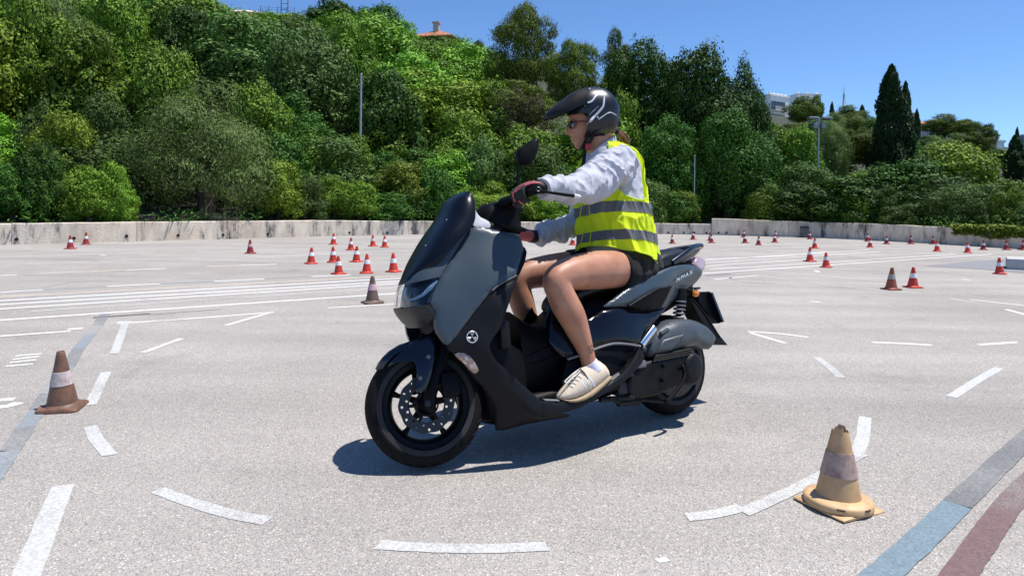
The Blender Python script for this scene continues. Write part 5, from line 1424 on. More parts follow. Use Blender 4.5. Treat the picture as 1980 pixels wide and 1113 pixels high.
# tail panels
tail = [(1171,593,.206),(1189,578,.207),(1208,563,.205),(1238,541,.196),(1266,529,.184),(1301,515,.164),(1327,511,.138),(1343,513,.112),(1360,524,.085),(1357,535,.082),(1344,550,.085),(1323,567,.105),(1299,587,.135),(1288,597,.150),(1279,600,.163),(1262,602,.178),(1240,598,.194),(1213,593,.203)]
panel('tail_panel', tail, PAINT, S, BK, .012, .014, .012, ctrl=[(1240,565,.206),(1300,540,.168),(1270,560,.19),(1335,530,.118)], cr=3)
ins = [(1215,592,.211),(1245,573,.2135),(1271,558,.2045),(1298,554,.184),(1299,556,.182),(1280,594,.175),(1267,600,.184),(1240,597,.203)]
panel('tail_inset', ins, BLACKP, S, BK, .012, .006, .01, ctrl=[(1260,580,.203)], cr=2)
edge = [BK.trace(*p) for p in [(1216,591,.216),(1245,573,.219),(1271,558.5,.210),(1290,555,.197)]]
mobj('inset_trim', *tube(catmull(edge, 5), [(.006, .004)] * 16, 8), DARKPL, S)
# model lettering on the tail
fc = bpy.data.curves.new('lettering', 'FONT'); fc.body = 'NMAX'; fc.size = 1.0; fc.extrude = .02; fc.shear = .35; fc.space_character = 1.25
fo_ = bpy.data.objects.new('lettering_tmp', fc); COL.objects.link(fo_)
dg = bpy.context.evaluated_depsgraph_get(); tme = bpy.data.meshes.new_from_object(fo_.evaluated_get(dg)); bpy.data.objects.remove(fo_)
xs = [v.co.x for v in tme.vertices]; w_ = max(xs) - min(xs); x0 = min(xs)
for v in tme.vertices:
    u = (v.co.x - x0) / w_; h = v.co.y
    px = 1308 + u * 33 - h * 1.5; py = 545 - u * 17.5 - h * 10
    yy = .158 - .00118 * (px - 1308) + .0068
    q = BK.trace(px, py, yy + (.003 if v.co.z > 0 else 0)); v.co = Vector(q)
tme.materials.clear(); tme.materials.append(EMBLEM)
link_obj('model_lettering', tme, S)
# seat: one long saddle, stepped, with a rear hump
st = [(.735, .035, .575, .605, 2.3), (.70, .085, .575, .645, 2.4), (.63, .115, .60, .685, 2.6), (.54, .135, .62, .715, 2.7), (.44, .150, .635, .735, 2.8), (.33, .160, .65, .742, 2.9), (.25, .162, .665, .752, 2.9),
      (.19, .160, .68, .778, 2.8), (.13, .155, .70, .815, 2.7), (.06, .145, .715, .838, 2.7), (-.03, .13, .73, .850, 2.7), (-.11, .11, .745, .855, 2.6), (-.165, .08, .765, .848, 2.4), (-.19, .04, .79, .835, 2.2)]
o = mobj('seat', *hull_x(st, 32), SEATM, S, True, 60)
bm = bmesh.new(); bm.from_mesh(o.data); bmesh.ops.subdivide_edges(bm, edges=[e for e in bm.edges], cuts=1, use_grid_fill=True, smooth=0.6); bm.to_mesh(o.data); bm.free()
o.data.polygons.foreach_set('use_smooth', [True] * len(o.data.polygons))
# grab rail
gr = [BK.trace(*p) for p in [(1300,508,.135),(1315,497,.13),(1333,484,.118),(1345,477,.09),(1352,476,.05),(1355,476,.0)]]
gr = gr + [p * np.array([1, -1, 1]) for p in gr[-2::-1]]
mobj('grab_rail', *tube(catmull(gr, 5), [(.012, .017)] * 51, 12, True, (0, 0, 1)), FENDER, S)
gp = [(1299,509,.13),(1315,497,.128),(1334,483,.115),(1351,475,.075),(1356,482,.06),(1349,491,.075),(1336,501,.10),(1322,508,.12)]
panel('grab_rail_side', gp, FENDER, S, BK, .02, .008, .01, cr=2)
# tail light
tlp = [(1343,510,.098),(1350,496,.085),(1358,499,.07),(1364,504,.06),(1364,517,.06),(1359,525,.075),(1347,516,.095)]
panel('tail_light', tlp, TAILM, S, BK, .05, .010, .009, cr=2)
mobj('tail_core', *hull_x([(-.29, .05, .70, .77, 3), (-.20, .075, .66, .80, 3), (-.08, .10, .62, .80, 3)]), BLACKP, S)
# rear indicator and number-plate carrier
q = BK.trace(1345, 567, .135); ri = link_obj('rear_indicator', None, S)
mobj('lens', *ellipsoid(q, (.022, .016, .020), 18, 10), AMBER, ri); mobj('stalk', *tube([q + np.array([.01, -.01, .01]), q + np.array([.05, -.07, .03])], .010, 8), BLACKP, ri)
mobj('shade', *ellipsoid(q + np.array([-.012, 0, .026]), (.026, .018, .007), 16, 8), BLACKP, ri)
q2 = q * np.array([1, -1, 1]); ri2 = link_obj('rear_indicator', None, S)
mobj('lens', *ellipsoid(q2, (.022, .016, .020), 18, 10), AMBER, ri2); mobj('stalk', *tube([q2 + np.array([.01, .01, .01]), q2 + np.array([.05, .07, .03])], .010, 8), BLACKP, ri2)
def plate_like(name, pxs, y, half, mat, th):
    P = [BK.trace(px, py, y) for px, py in pxs]
    V = [np.array([p[0], sg * half, p[2]]) for sg in (1, -1) for p in P]; k = len(P)
    F = [tuple(range(k)), tuple(range(2*k - 1, k - 1, -1))] + [(i, k + i, k + (i+1) % k, (i+1) % k) for i in range(k)]
    return mobj(name, V, F, mat, S, False)
plate_like('number_plate_carrier', [(1353,564),(1374,563),(1397,622),(1392,625),(1372,608),(1352,582)], .06, .055, BLACKP, 0)
plate_like('number_plate', [(1374,566),(1377,565),(1399,621),(1396,623)], .08, .085, FENDER, 0)
plate_like('mudguard', [(1336,575),(1346,580),(1378,624),(1396,650),(1410,667),(1388,665),(1372,640),(1350,602)], .06, .05, DARKPL, 0)
sp = [BK.trace(*p) for p in [(1337,577,.10),(1356,598,.10),(1374,625,.10),(1391,652,.09)]]
mobj('mudguard_stay', *tube(catmull(sp, 6), .007, 8), BLACKP, S)
# shock absorbers
for sg in (1, -1):
    a = BK.trace(1318, 560, .13); b = BK.trace(1306, 660, .13); a, b = a * np.array([1, sg, 1]), b * np.array([1, sg, 1])
    sh = mobj('shock_absorber', *tube([a, b], .014, 12), BLACKP, S)
    d = b - a; hx = []
    for i in range(8 * 14 + 1):
        t = i / (8*14); an = t * 8 * 2*PI
        hx.append(a + d * (.22 + .62 * t) + np.array([.028*math.cos(an), .028*math.sin(an), 0]))
    mobj('spring', *tube(hx, .0048, 6), TRIM, sh)
    mobj('spring_cover', *tube([a, a + d*.3], [.024, .030], 14), BLACKP, sh)
# engine, transmission cover, air box, stand, exhaust on the far side
airbox = [(1254,677,.205),(1263,658,.21),(1275,637,.205),(1294,623,.198),(1322,616,.19),(1350,620,.185),(1373,632,.18),(1387,648,.178),(1388,659,.18),(1376,675,.19),(1353,668,.205),(1341,670,.21),(1310,679,.218),(1282,688,.222),(1265,690,.220)]
panel('air_box', airbox, SATIN, S, BK, .10, .03, .012, ctrl=[(1320,650,.232),(1290,660,.232),(1350,645,.222)], mirror=False, cr=3)
abp = [(1275,678,.236),(1284,657,.2385),(1324,645,.2385),(1310,668,.239),(1298,677,.2375)]
panel('air_box_rib', abp, SATIN, S, BK, .012, .006, .009, mirror=False, cr=1)
mobj('air_box_snorkel', *tube([BK.trace(1291,637,.21), BK.trace(1277,645,.22)], [.012, .010], 8), SATIN, S)
fl_ = [BK.trace(*p) for p in [(1242,667,.225),(1256,648,.225),(1267,634,.22)]]
mobj('chrome_bracket', *tube(fl_, [(.016, .007)] * 3, 8, True, (0, 1, 0)), CHROME, S)
mobj('bracket_joint', *ellipsoid(BK.trace(1245, 675, .225), (.016, .012, .014), 12, 8), STEEL, S)
cvt = [(1236,710,.205),(1250,700,.215),(1275,695,.222),(1312,688,.226),(1330,683,.228),(1346,681,.226),(1358,693,.222),(1361,712,.22),(1355,733,.218),(1342,745,.215),(1320,746,.21),(1290,758,.205),(1254,769,.20),(1222,768,.195),(1214,745,.195),(1222,723,.20)]
panel('transmission_cover', cvt, ENGINE, S, BK, .10, .016, .012, mirror=False, cr=3)
cap = [(1343 + 17.5*math.cos(2*PI*i/20), 712 + 31*math.sin(2*PI*i/20), .236) for i in range(20)]
panel('clutch_cap', cap, ENGINE, S, BK, .03, .016, .009, mirror=False, cr=1, bulge=.010)
for k in range(4):
    mobj('cooling_fin', *tube([BK.trace(1262 + k*1.5, 698 - k*3.4, .224), BK.trace(1340 - k*2, 683.5 - k*3.0, .224)], [(.008, .0045)] * 2, 6), ENGINE, S)
for px, py in ((1284,708),(1283,735),(1316,712)):
    q = BK.trace(px, py, .226); mobj('cover_bolt', *lathe([(0, .006), (.007, .006), (.009, 0), (.009, -.01)], 12, 'y', tuple(q)), BLACKP, S)
kick = [BK.trace(*p) for p in [(1320,708,.236),(1324,722,.248),(1318,740,.252),(1304,760,.25),(1289,776,.245)]]
mobj('kick_lever', *tube(catmull(kick, 5), .009, 10, dome=True), BLACKP, S)
V, F = hull_x([(.06, .16, .20, .36, 4), (.20, .17, .19, .38, 4), (.34, .17, .18, .36, 4), (.46, .15, .18, .32, 4)])
mobj('engine_block', V, F, ENGINE, S)
mb = MB()
for (a, b, r) in (((1160,772,.19),(1225,768,.19),.012), ((1195,778,.17),(1235,775,.17),.018), ((1178,768,.2),(1200,780,.2),.009), ((1235,772,.16),(1282,776,.16),.010)):
    mb.add(*tube([BK.trace(*a), BK.trace(*b)], r, 8))
mb.build('centre_stand', STEEL if False else ENGINE, S)
mobj('stand_foot', *tube([BK.trace(1282,776,.16), BK.trace(1296,772,.19)], .008, 8), ENGINE, S)
mobj('engine_plate', *bevel_box(.46, .16, .20, .09, .05, .06, .01), STEEL, S)
mobj('bracket_plate', *bevel_box(.37, .20, .30, .06, .03, .035, .008), TRIM, S)
ex = [np.array([.40, -.16, .20]), np.array([.2, -.20, .24]), np.array([.0, -.21, .30]), np.array([-.30, -.22, .38])]
mobj('exhaust', *tube(catmull(ex, 6), [.02]*5 + [.035]*3 + [.062]*11, 18), BLACKP, S)
inner_rim = lathe([(.10, .070), (.15, .066), (.163, .058)], 40, 'y', (0, 0, .254))
mobj('rim_face', *inner_rim, STEEL, rw)

# ---------------------------------------------------------------- handlebar (turns with the fork)
hub_top = np.array([axis_x(1.0), 0, 1.0])
cover = [(.885, .075, .93, .965, 2.6)]
V, F = hull_x([(axis_x(1.0) - .11, .055, .955, .995, 2.4), (axis_x(1.0) - .07, .10, .915, 1.05, 2.6), (axis_x(1.0), .12, .90, 1.085, 2.6), (axis_x(1.0) + .06, .105, .90, 1.075, 2.6), (axis_x(1.0) + .11, .07, .915, 1.03, 2.6), (axis_x(1.0) + .135, .035, .935, .985, 2.4)])
mobj('handlebar_cover', V, F, BLACKP, S, xf=SX)
hcs = [(945,430,.125),(949,412,.125),(958,398,.13),(969,385,.135),(985,376,.145),(1001,380,.15),(1011,396,.145),(1007,412,.14),(1006,428,.135),(1013,441,.135),(1000,452,.13),(975,448,.125),(951,441,.12)]
panel('handlebar_shroud', hcs, BLACKP, S, SK, .16, .03, .012, mirror=False, xf=SX, cr=3)
mobj('steering_stem', *tube([(axis_x(.72), 0, .72), (axis_x(.95), 0, .95)], .05, 14), BLACKP, S, xf=SX)
GL = SK.trace(1041, 366, .372)                     # left bar end
GI = np.array([axis_x(1.0) - .005, .11, 1.045])
GR_, GIR = GL * np.array([1, -1, 1]), GI * np.array([1, -1, 1])
for a, b in ((GI, GL), (GIR, GR_)):
    d = b - a
    mobj('handlebar', *tube([a - d * .3, a, a + d * .4], [.02, .018, .0125], 12), BLACKP, S, xf=SX)
    gp_ = mobj('grip', *tube([a + d * .36, a + d * .95], .0165, 14), RUBBER, S, xf=SX)
    mobj('bar_end', *tube([a + d * .94, a + d * 1.0], [.0185, .0165], 16), BLACKP, S, xf=SX)
    ring_ = [b + np.array([.009*math.cos(t), d[1]*.004, .009*math.sin(t)]) for t in np.linspace(0, 2*PI, 17)]
    mobj('bar_end_ring', *tube(ring_, .002, 6), TRIM, S, xf=SX)
# switch housing, lever with the pale tip, mirror on its stalk
d = GL - GI
mobj('switch_housing', *tube([GI + d * .10, GI + d * .36], [(.028, .026), (.024, .024)], 12), BLACKP, S, xf=SX)
mobj('switch_housing', *tube([GIR + (GR_ - GIR) * .10, GIR + (GR_ - GIR) * .36], [(.028, .026), (.024, .024)], 12), BLACKP, S, xf=SX)
lv = [SK.trace(*p) for p in [(1046,369,.375),(1066,372.5,.395),(1090,376,.41),(1112,378.5,.42)]]
mobj('lever', *tube(lv, [(.007, .005), (.006, .006), (.007, .007), (.008, .008)], 10, dome=True), BLACKP, S, xf=SX)
mobj('lever_tip', *tube([lv[-1], SK.trace(1121, 380, .425)], [.0085, .006], 12, dome=True), simple('white_lever_tip', (.7, .76, .74), .35), S, xf=SX)
mroot = SK.trace(1000, 362, .20)
mobj('mirror_stalk', *tube([SK.trace(998, 392, .18), mroot, SK.trace(1002, 312, .215)], [.007, .0065, .006], 10), BLACKP, S, xf=SX)
mir = [(1000,301,.22),(1001,290,.22),(1011,281,.225),(1029,269,.235),(1040,266,.24),(1042,276,.24),(1041,290,.24),(1036,303,.235),(1028,314,.23),(1014,316,.225),(1003,312,.22)]
panel('mirror', mir, BLACKP, S, SK, .028, .010, .008, mirror=False, xf=SX, cr=2, bulge=.008)
# ================================================================== RIDER
def skin_mat():
    m, N, L, B = mat_new('tanned_skin')
    tc = N.new('ShaderNodeTexCoord'); t = N.new('ShaderNodeTexNoise'); t.inputs['Scale'].default_value = 14; t.inputs['Detail'].default_value = 6
    L.new(tc.outputs['Object'], t.inputs['Vector']); r = N.new('ShaderNodeValToRGB'); e = r.color_ramp.elements
    e[0].position = .3; e[0].color = (0.36, 0.155, 0.092, 1); e[1].position = .72; e[1].color = (0.47, 0.235, 0.148, 1)
    L.new(t.outputs['Fac'], r.inputs['Fac']); L.new(r.outputs[0], B.inputs['Base Color'])
    B.inputs['Roughness'].default_value = .48; B.inputs['Subsurface Weight'].default_value = .12; B.inputs['Subsurface Radius'].default_value = (.02, .008, .004); B.inputs['Subsurface Scale'].default_value = .4
    B.inputs['Specular IOR Level'].default_value = .4
    b = N.new('ShaderNodeBump'); b.inputs['Strength'].default_value = .08; b.inputs['Distance'].default_value = .003
    t2 = N.new('ShaderNodeTexNoise'); t2.inputs['Scale'].default_value = 260; L.new(tc.outputs['Object'], t2.inputs['Vector']); L.new(t2.outputs['Fac'], b.inputs['Height']); L.new(b.outputs[0], B.inputs['Normal'])
    return m
SKIN = skin_mat()
def cloth_mat(name, col, trans=.0, rough=.85, weave=900, var=.05):
    m, N, L, B = mat_new(name)
    tc = N.new('ShaderNodeTexCoord'); t = N.new('ShaderNodeTexNoise'); t.inputs['Scale'].default_value = 9; t.inputs['Detail'].default_value = 5
    L.new(tc.outputs['Object'], t.inputs['Vector']); r = N.new('ShaderNodeValToRGB'); e = r.color_ramp.elements
    e[0].position = .3; e[0].color = tuple(c*(1-var) for c in col) + (1,); e[1].position = .7; e[1].color = tuple(min(1, c*(1+var)) for c in col) + (1,)
    L.new(t.outputs['Fac'], r.inputs['Fac']); L.new(r.outputs[0], B.inputs['Base Color'])
    B.inputs['Roughness'].default_value = rough; B.inputs['Sheen Weight'].default_value = .1; B.inputs['Specular IOR Level'].default_value = .25
    t2 = N.new('ShaderNodeTexNoise'); t2.inputs['Scale'].default_value = weave; L.new(tc.outputs['Object'], t2.inputs['Vector'])
    b = N.new('ShaderNodeBump'); b.inputs['Strength'].default_value = .12; b.inputs['Distance'].default_value = .002
    L.new(t2.outputs['Fac'], b.inputs['Height']); L.new(b.outputs[0], B.inputs['Normal'])
    if trans:
        tr = N.new('ShaderNodeBsdfTranslucent'); L.new(r.outputs[0], tr.inputs['Color']); mx = N.new('ShaderNodeMixShader'); mx.inputs[0].default_value = trans
        L.new(B.outputs[0], mx.inputs[1]); L.new(tr.outputs[0], mx.inputs[2]); L.new(mx.outputs[0], N['Material Output'].inputs['Surface'])
    return m
SHIRT = cloth_mat('pale_grey_shirt_cotton', (0.50, 0.505, 0.56), .10)
HIVIS = cloth_mat('fluorescent_yellow_vest', (0.80, 0.95, 0.02), .30, .75, 1200, .03)
REFL = cloth_mat('grey_reflective_tape', (0.105, 0.107, 0.115), 0, .45, 1500, .08)
SHORTM = cloth_mat('black_shorts', (0.004, 0.004, 0.005), 0, .9)
GLOVEM = cloth_mat('black_glove', (0.009, 0.009, 0.010), 0, .6)
GLOVER = cloth_mat('coral_red_glove_trim', (0.62, 0.13, 0.13), 0, .6)
SOCKM = cloth_mat('lavender_white_sock', (0.70, 0.70, 0.85), .1)
SHOEM = cloth_mat('cream_suede', (0.62, 0.52, 0.40), 0, .8, 500, .08)
SOLEM = simple('gum_sole', (0.30, 0.215, 0.125), .6, var=.15, vscale=30)
LACEM = cloth_mat('white_lace', (0.72, 0.70, 0.66))
LACED = cloth_mat('dark_tongue', (0.09, 0.075, 0.07))
STRIPEM = simple('white_leather_stripe', (0.74, 0.78, 0.82), .5)
STRIPEB = simple('pale_blue_edge', (0.30, 0.48, 0.56), .5)
HELM = simple('matt_black_helmet', (0.006, 0.007, 0.011), .33, spec=.45, coat=.1, coat_rough=.3)
HELM2 = simple('black_helmet_peak', (0.006, 0.0065, 0.008), .6, spec=.3)
HELMW = simple('silver_white_helmet_stripe', (0.55, 0.58, 0.64), .4)
HAIR = simple('brown_hair', (0.16, 0.065, 0.035), .5, var=.4, vscale=80)
GLASSES = simple('dark_red_sunglass_frame', (0.10, 0.012, 0.018), .3)
GLENS = simple('sunglass_lens', (0.03, 0.025, 0.025), .06, spec=.9, coat=.5)
BUCKLE = simple('red_buckle', (0.45, 0.02, 0.018), .4)
STRAPM = cloth_mat('black_strap', (0.012, 0.012, 0.014))
TATTOO = simple('tattoo_ink', (0.055, 0.045, 0.045), .5)

rider = link_obj('person', None); rider.matrix_world = Matrix(BM.tolist())
tag(rider, 'person in black helmet, hi-vis vest, grey shirt and black shorts riding the scooter', 'person')
PR = rider
def wdepth(p): return BK.world(p)[1]
def limb(pts, n=20, sub=4, dome=True, frame=BK):
    """tapering limb through surveyed (px, py, y, half width px) stations"""
    P, R = [], []
    for px, py, y, r in pts:
        p = frame.trace(px, py, y); P.append(p); R.append(r * wdepth(p) / FOCAL)
    D = catmull([np.append(p, r) for p, r in zip(P, R)], sub)
    return tube([d[:3] for d in D], [float(d[3]) for d in D], n, True, None, dome)
def fuse(name, mb, mat, parent, voxel=.006, smooth_it=6, fold=None, xf=None, calm=None):
    """closed pieces fused into one continuous skin"""
    me = bpy.data.meshes.new(name); me.from_pydata([tuple(map(float, v)) for v in mb.V], [], [tuple(f) for f in mb.F])
    bm = bmesh.new(); bm.from_mesh(me); bmesh.ops.recalc_face_normals(bm, faces=bm.faces); bm.to_mesh(me); bm.free()
    tmp = bpy.data.objects.new('tmp', me); COL.objects.link(tmp)
    r = tmp.modifiers.new('r', 'REMESH'); r.mode = 'VOXEL'; r.voxel_size = voxel
    s = tmp.modifiers.new('s', 'SMOOTH'); s.iterations = smooth_it; s.factor = .5
    dg = bpy.context.evaluated_depsgraph_get()
    out = bpy.data.meshes.new_from_object(tmp.evaluated_get(dg)); bpy.data.objects.remove(tmp); bpy.data.meshes.remove(me)
    if calm is not None:
        n = len(out.vertices); co = np.empty(n*3, np.float32); out.vertices.foreach_get('co', co); co = co.reshape(-1, 3).astype(float)
        ed = np.empty(len(out.edges)*2, np.int32); out.edges.foreach_get('vertices', ed); ed = ed.reshape(-1, 2)
        deg = np.bincount(ed.ravel(), minlength=n).astype(float); msk = calm(co)
        for _ in range(24):
            acc = np.zeros((n, 3))
            for ax in range(3): acc[:, ax] = np.bincount(ed[:, 0], co[ed[:, 1], ax], n) + np.bincount(ed[:, 1], co[ed[:, 0], ax], n)
            av = acc / deg[:, None]; co = co + (av - co) * (0.55 * msk)[:, None]
        out.vertices.foreach_set('co', co.astype(np.float32).ravel()); out.update()
    if fold is not None:
        n = len(out.vertices); co = np.empty(n*3, np.float32); no = np.empty(n*3, np.float32)
        out.vertices.foreach_get('co', co); out.vertices.foreach_get('normal', no)
        co = co.reshape(-1, 3).astype(float); no = no.reshape(-1, 3)
        dsp = np.array([fold(p) for p in co]); co = co + no * dsp[:, None]
        out.vertices.foreach_set('co', co.astype(np.float32).ravel())
    if xf is not None: out.transform(Matrix(xf.tolist()))
    out.materials.clear(); out.materials.append(mat); out.name = name
    out.polygons.foreach_set('use_smooth', [True] * len(out.polygons)); out.update()
    return link_obj(name, out, parent)
L_LEG = [(1222,520,.105,36),(1186,521,.13,37),(1150,522,.16,37.5),(1112,527,.19,34),(1088,533,.205,30),(1075,544,.213,27),(1082,564,.216,27),(1093,588,.218,28.5),(1106,612,.22,27.5),(1117,638,.222,23.5),(1126,660,.224,19.5),(1133,680,.225,16.2),(1138,698,.226,15.6),(1143,716,.226,17)]
R_LEG = [(1190,515,-.105,34),(1130,517,-.14,35),(1085,521,-.17,33.5),(1050,525,-.195,31),(1020,531,-.205,28.5),(1004,540,-.21,25.5),(1002,556,-.212,24),(1008,580,-.214,24.5),(1016,606,-.216,22.5),(1024,632,-.218,18.5),(1031,655,-.22,15),(1036,680,-.22,14)]
# head, built from profile stations: (px, py) of the front of the face, half width
HC = BK.trace(1150, 222, 0)
# the head is turned to the right, into the bend
HYAW = math.radians(-22); _up = BM[:3, :3].T @ np.array([0, 0, 1.0])      # head held level
_fw = np.array(Matrix.Rotation(HYAW, 3, Vector(_up))) @ np.array([1.0, 0, 0]); _fw -= _up * (_fw @ _up); _fw /= np.linalg.norm(_fw)
_hr = np.stack([_fw, np.cross(_up, _fw), _up], 1)
HX = np.eye(4); HX[:3, :3] = _hr; HX[:3, 3] = HC - _hr @ HC
HK = Frame(BM @ HX)
def toh(VV): return [_hr @ np.asarray(v, float) + HX[:3, 3] for v in VV]
prof = [(1122,290,.014),(1113,286,.030),(1110.5,282,.040),(1110.5,278.5,.046),(1106.5,274.5,.050),(1108,271,.053),(1104,267.5,.056),(1105,263.5,.060),(1102,259.5,.063),(1100.5,254,.066),(1101,248,.069),(1102,241,.071),(1099.5,233,.073),(1100,221,.074),(1104,210,.074),(1112,198,.07)]
loops = []
for px, py, hw in prof:
    p = HK.trace(px, py, 0); xb = HC[0] - .03; L = []
    for j in range(28):
        a = 2*PI*j/28; c, s = math.cos(a), math.sin(a)
        x = xb + (p[0] - xb) * (abs(c) ** .8) * (1 if c > 0 else 0) if c > 0 else xb + .06 * c
        L.append(np.array([x, hw * math.copysign(abs(s) ** .85, s), p[2] + (.01 * (1 - max(c, 0)))]))
    loops.append(L)
mb = MB()
mb.add(*limb(L_LEG)); mb.add(*limb(R_LEG))
mb.add(*ellipsoid(BK.trace(1064, 538, .205), (.030, .036, .042), 16, 10)); mb.add(*ellipsoid(BK.trace(1070, 566, .21), (.022, .022, .035), 14, 10)); mb.add(*ellipsoid(BK.trace(1112, 596, .222), (.035, .034, .085), 16, 12, np.array(Matrix.Rotation(math.radians(22), 3, 'Y'))))
def addh(VV, FF): mb.add(toh(VV), FF)
hV, hF = loft(loops, True); mb.add(toh(hV), hF)
def fpt(px, py, y): return HK.trace(px, py, y)
# nose, lips and cheek
addh(*tube([fpt(1101,241,0) + np.array([-.007,0,0]), fpt(1097,249,0) + np.array([-.008,0,0]), fpt(1093,256,0) + np.array([-.010,0,0])], [.0075, .0105, .0125], 12, dome=True))
for sg in (1, -1): addh(*ellipsoid(fpt(1098,258.5,0) + np.array([-.010, .0105*sg, 0]), (.0085, .0065, .0060), 10, 8))
addh(*ellipsoid(fpt(1103.5,267.5,0) + np.array([-.006,0,0]), (.008, .021, .0048), 12, 8)); addh(*ellipsoid(fpt(1105.5,273,0) + np.array([-.006,0,0]), (.008, .018, .0050), 12, 8))
mb.add(*limb([(1150,250,0,21),(1154,268,0,21),(1160,285,0,23),(1168,305,0,28)]))
# trunk and arms under the clothes keep the body in one piece
tc0 = [BK.trace(px, py, 0) for px, py in ((1208,525),(1195,490),(1188,440),(1184,390),(1180,345),(1174,312))]
loops = []
for p, a, b in zip(tc0, (.115, .125, .11, .12, .125, .08), (.155, .16, .13, .145, .16, .12)):
    loops.append([np.array([p[0] + a*math.cos(2*PI*j/24), b*math.sin(2*PI*j/24), p[2]]) for j in range(24)])
mb.add(*loft(loops, True))
L_ARM = [(1198,308,.155,22),(1168,338,.20,20),(1135,360,.245,18),(1104,366,.275,15),(1073,363,.305,12.5),(1052,364,.325,12)]
R_ARM = [(1165,330,-.155,20),(1140,385,-.20,18),(1112,432,-.245,15),(1075,447,-.28,13),(1040,456,-.30,11.5),(1022,458,-.305,11)]
mb.add(*limb(L_ARM)); mb.add(*limb(R_ARM))
body = fuse('body', mb, SKIN, PR, .0042, 2, calm=lambda c: (c[:, 2] < 1.30).astype(float))
# knee cap, shin and calf definition is in the stations; tattoo on the shin
tat = link_obj('tattoo', None, body)
dgb = bpy.context.evaluated_depsgraph_get()
def hit_on(obj, px, py, lift=.001):
    """where a sight line meets a mesh given in the bike frame"""
    o = BK.i @ np.append(EYE, 1); r = BK.i @ np.append(sight(px, py), 0)
    ok, loc, nor, _ = obj.ray_cast(Vector(o[:3]), Vector(r[:3]).normalized(), distance=20)
    if not ok: return None
    return np.array(loc) + np.array(nor) * lift, np.array(nor)
bpy.context.view_layer.update()
for path in ([(1139.5,668),(1140.5,671.5)], [(1144,666),(1144.5,670.5)], [(1147.5,668),(1146.5,672)], [(1137.5,673),(1139,676)], [(1141.5,675),(1144,673.5),(1146.5,676),(1145.5,680),(1142.5,680.5),(1141,677.5),(1141.5,675)]):
    pts = [hit_on(body, *q) for q in path]
    if all(p is not None for p in pts): mobj('tattoo_mark', *tube([p[0] for p in pts], .0016, 5), TATTOO, body)
bpy.data.objects.remove(tat)

# ---------------------------------------------------------------- shirt
def wr(p, f=1.0):
    q = Vector((p[0] * 9, p[1] * 9, p[2] * 9))
    a = noise.noise(q); b = noise.noise(q * 2.3 + Vector((7, 1, 3)))
    return f * (.008 * (1 - abs(a) * 2) * .8 + .004 * (1 - 2*abs(b)))
mb = MB()
loops = []
for (px, py, a, b) in ((1195,495,.14,.17),(1190,460,.142,.165),(1187,420,.145,.163),(1184,380,.146,.163),(1181,345,.142,.165),(1178,322,.132,.170),(1174,305,.105,.15),(1170,293,.075,.105),(1166,284,.055,.07)):
    p = BK.trace(px, py, 0); loops.append([np.array([p[0] + a*math.cos(2*PI*j/32), b*math.sin(2*PI*j/32), p[2]]) for j in range(32)])
mb.add(*loft(loops, True))
mb.add(*limb([(1206,312,.135,32),(1190,322,.165,35),(1166,341,.20,35),(1148,353,.232,33),(1128,361,.252,30),(1104,367,.277,25.5),(1084,364,.297,22),(1068,362,.31,20.5),(1052,364,.325,19.5)], dome=False))
mb.add(*limb([(1170,318,-.135,30),(1158,350,-.165,31),(1140,392,-.21,28),(1116,428,-.24,24),(1090,442,-.265,21),(1062,449,-.285,19),(1040,455,-.30,18.5)], dome=False))
def shirt_fold(p):
    # cross folds bunching at elbow and cuff, finer noise elsewhere
    w = wr(p)
    if abs(p[1]) > .17:
        k1 = noise.noise(Vector((p[0]*26 + p[2]*10, p[1]*7, p[2]*9)));  k2 = noise.noise(Vector((p[0]*12 - p[2]*14, p[1]*5 + 4, p[2]*6)))
        w = w * .5 + .024 * max(0, 1 - 1.6*abs(k1)) ** 3 * (.45 + k2) + .012 * max(0, 1 - 1.5*abs(k2)) ** 2 - .009
    return w
shirt = fuse('shirt', mb, SHIRT, PR, .0045, 4, shirt_fold)
# collar standing round the neck, cuffs
cpts = [BK.trace(px, py, y) for px, py, y in ((1146,304,.03),(1160,292,.062),(1178,278,.06),(1190,270,.0),(1180,272,-.055),(1160,290,-.06),(1148,302,-.03))]
mobj('collar', *tube(catmull(cpts, 5, False), [(.006, .022)] * 31, 10, True, (0, 0, 1)), SHIRT, PR)
q0 = SK.trace(1052, 364, .325)
cf1 = limb([(1062,362,.315,20),(1049,365,.328,20)], dome=False); mobj('cuff', *cf1, SHIRT, PR)
mobj('cuff_strap', *tube([BK.trace(1040,346,.33), BK.trace(1050,345,.335), BK.trace(1060,349,.335)], [(.008, .004)] * 3, 8), SHIRT, PR)

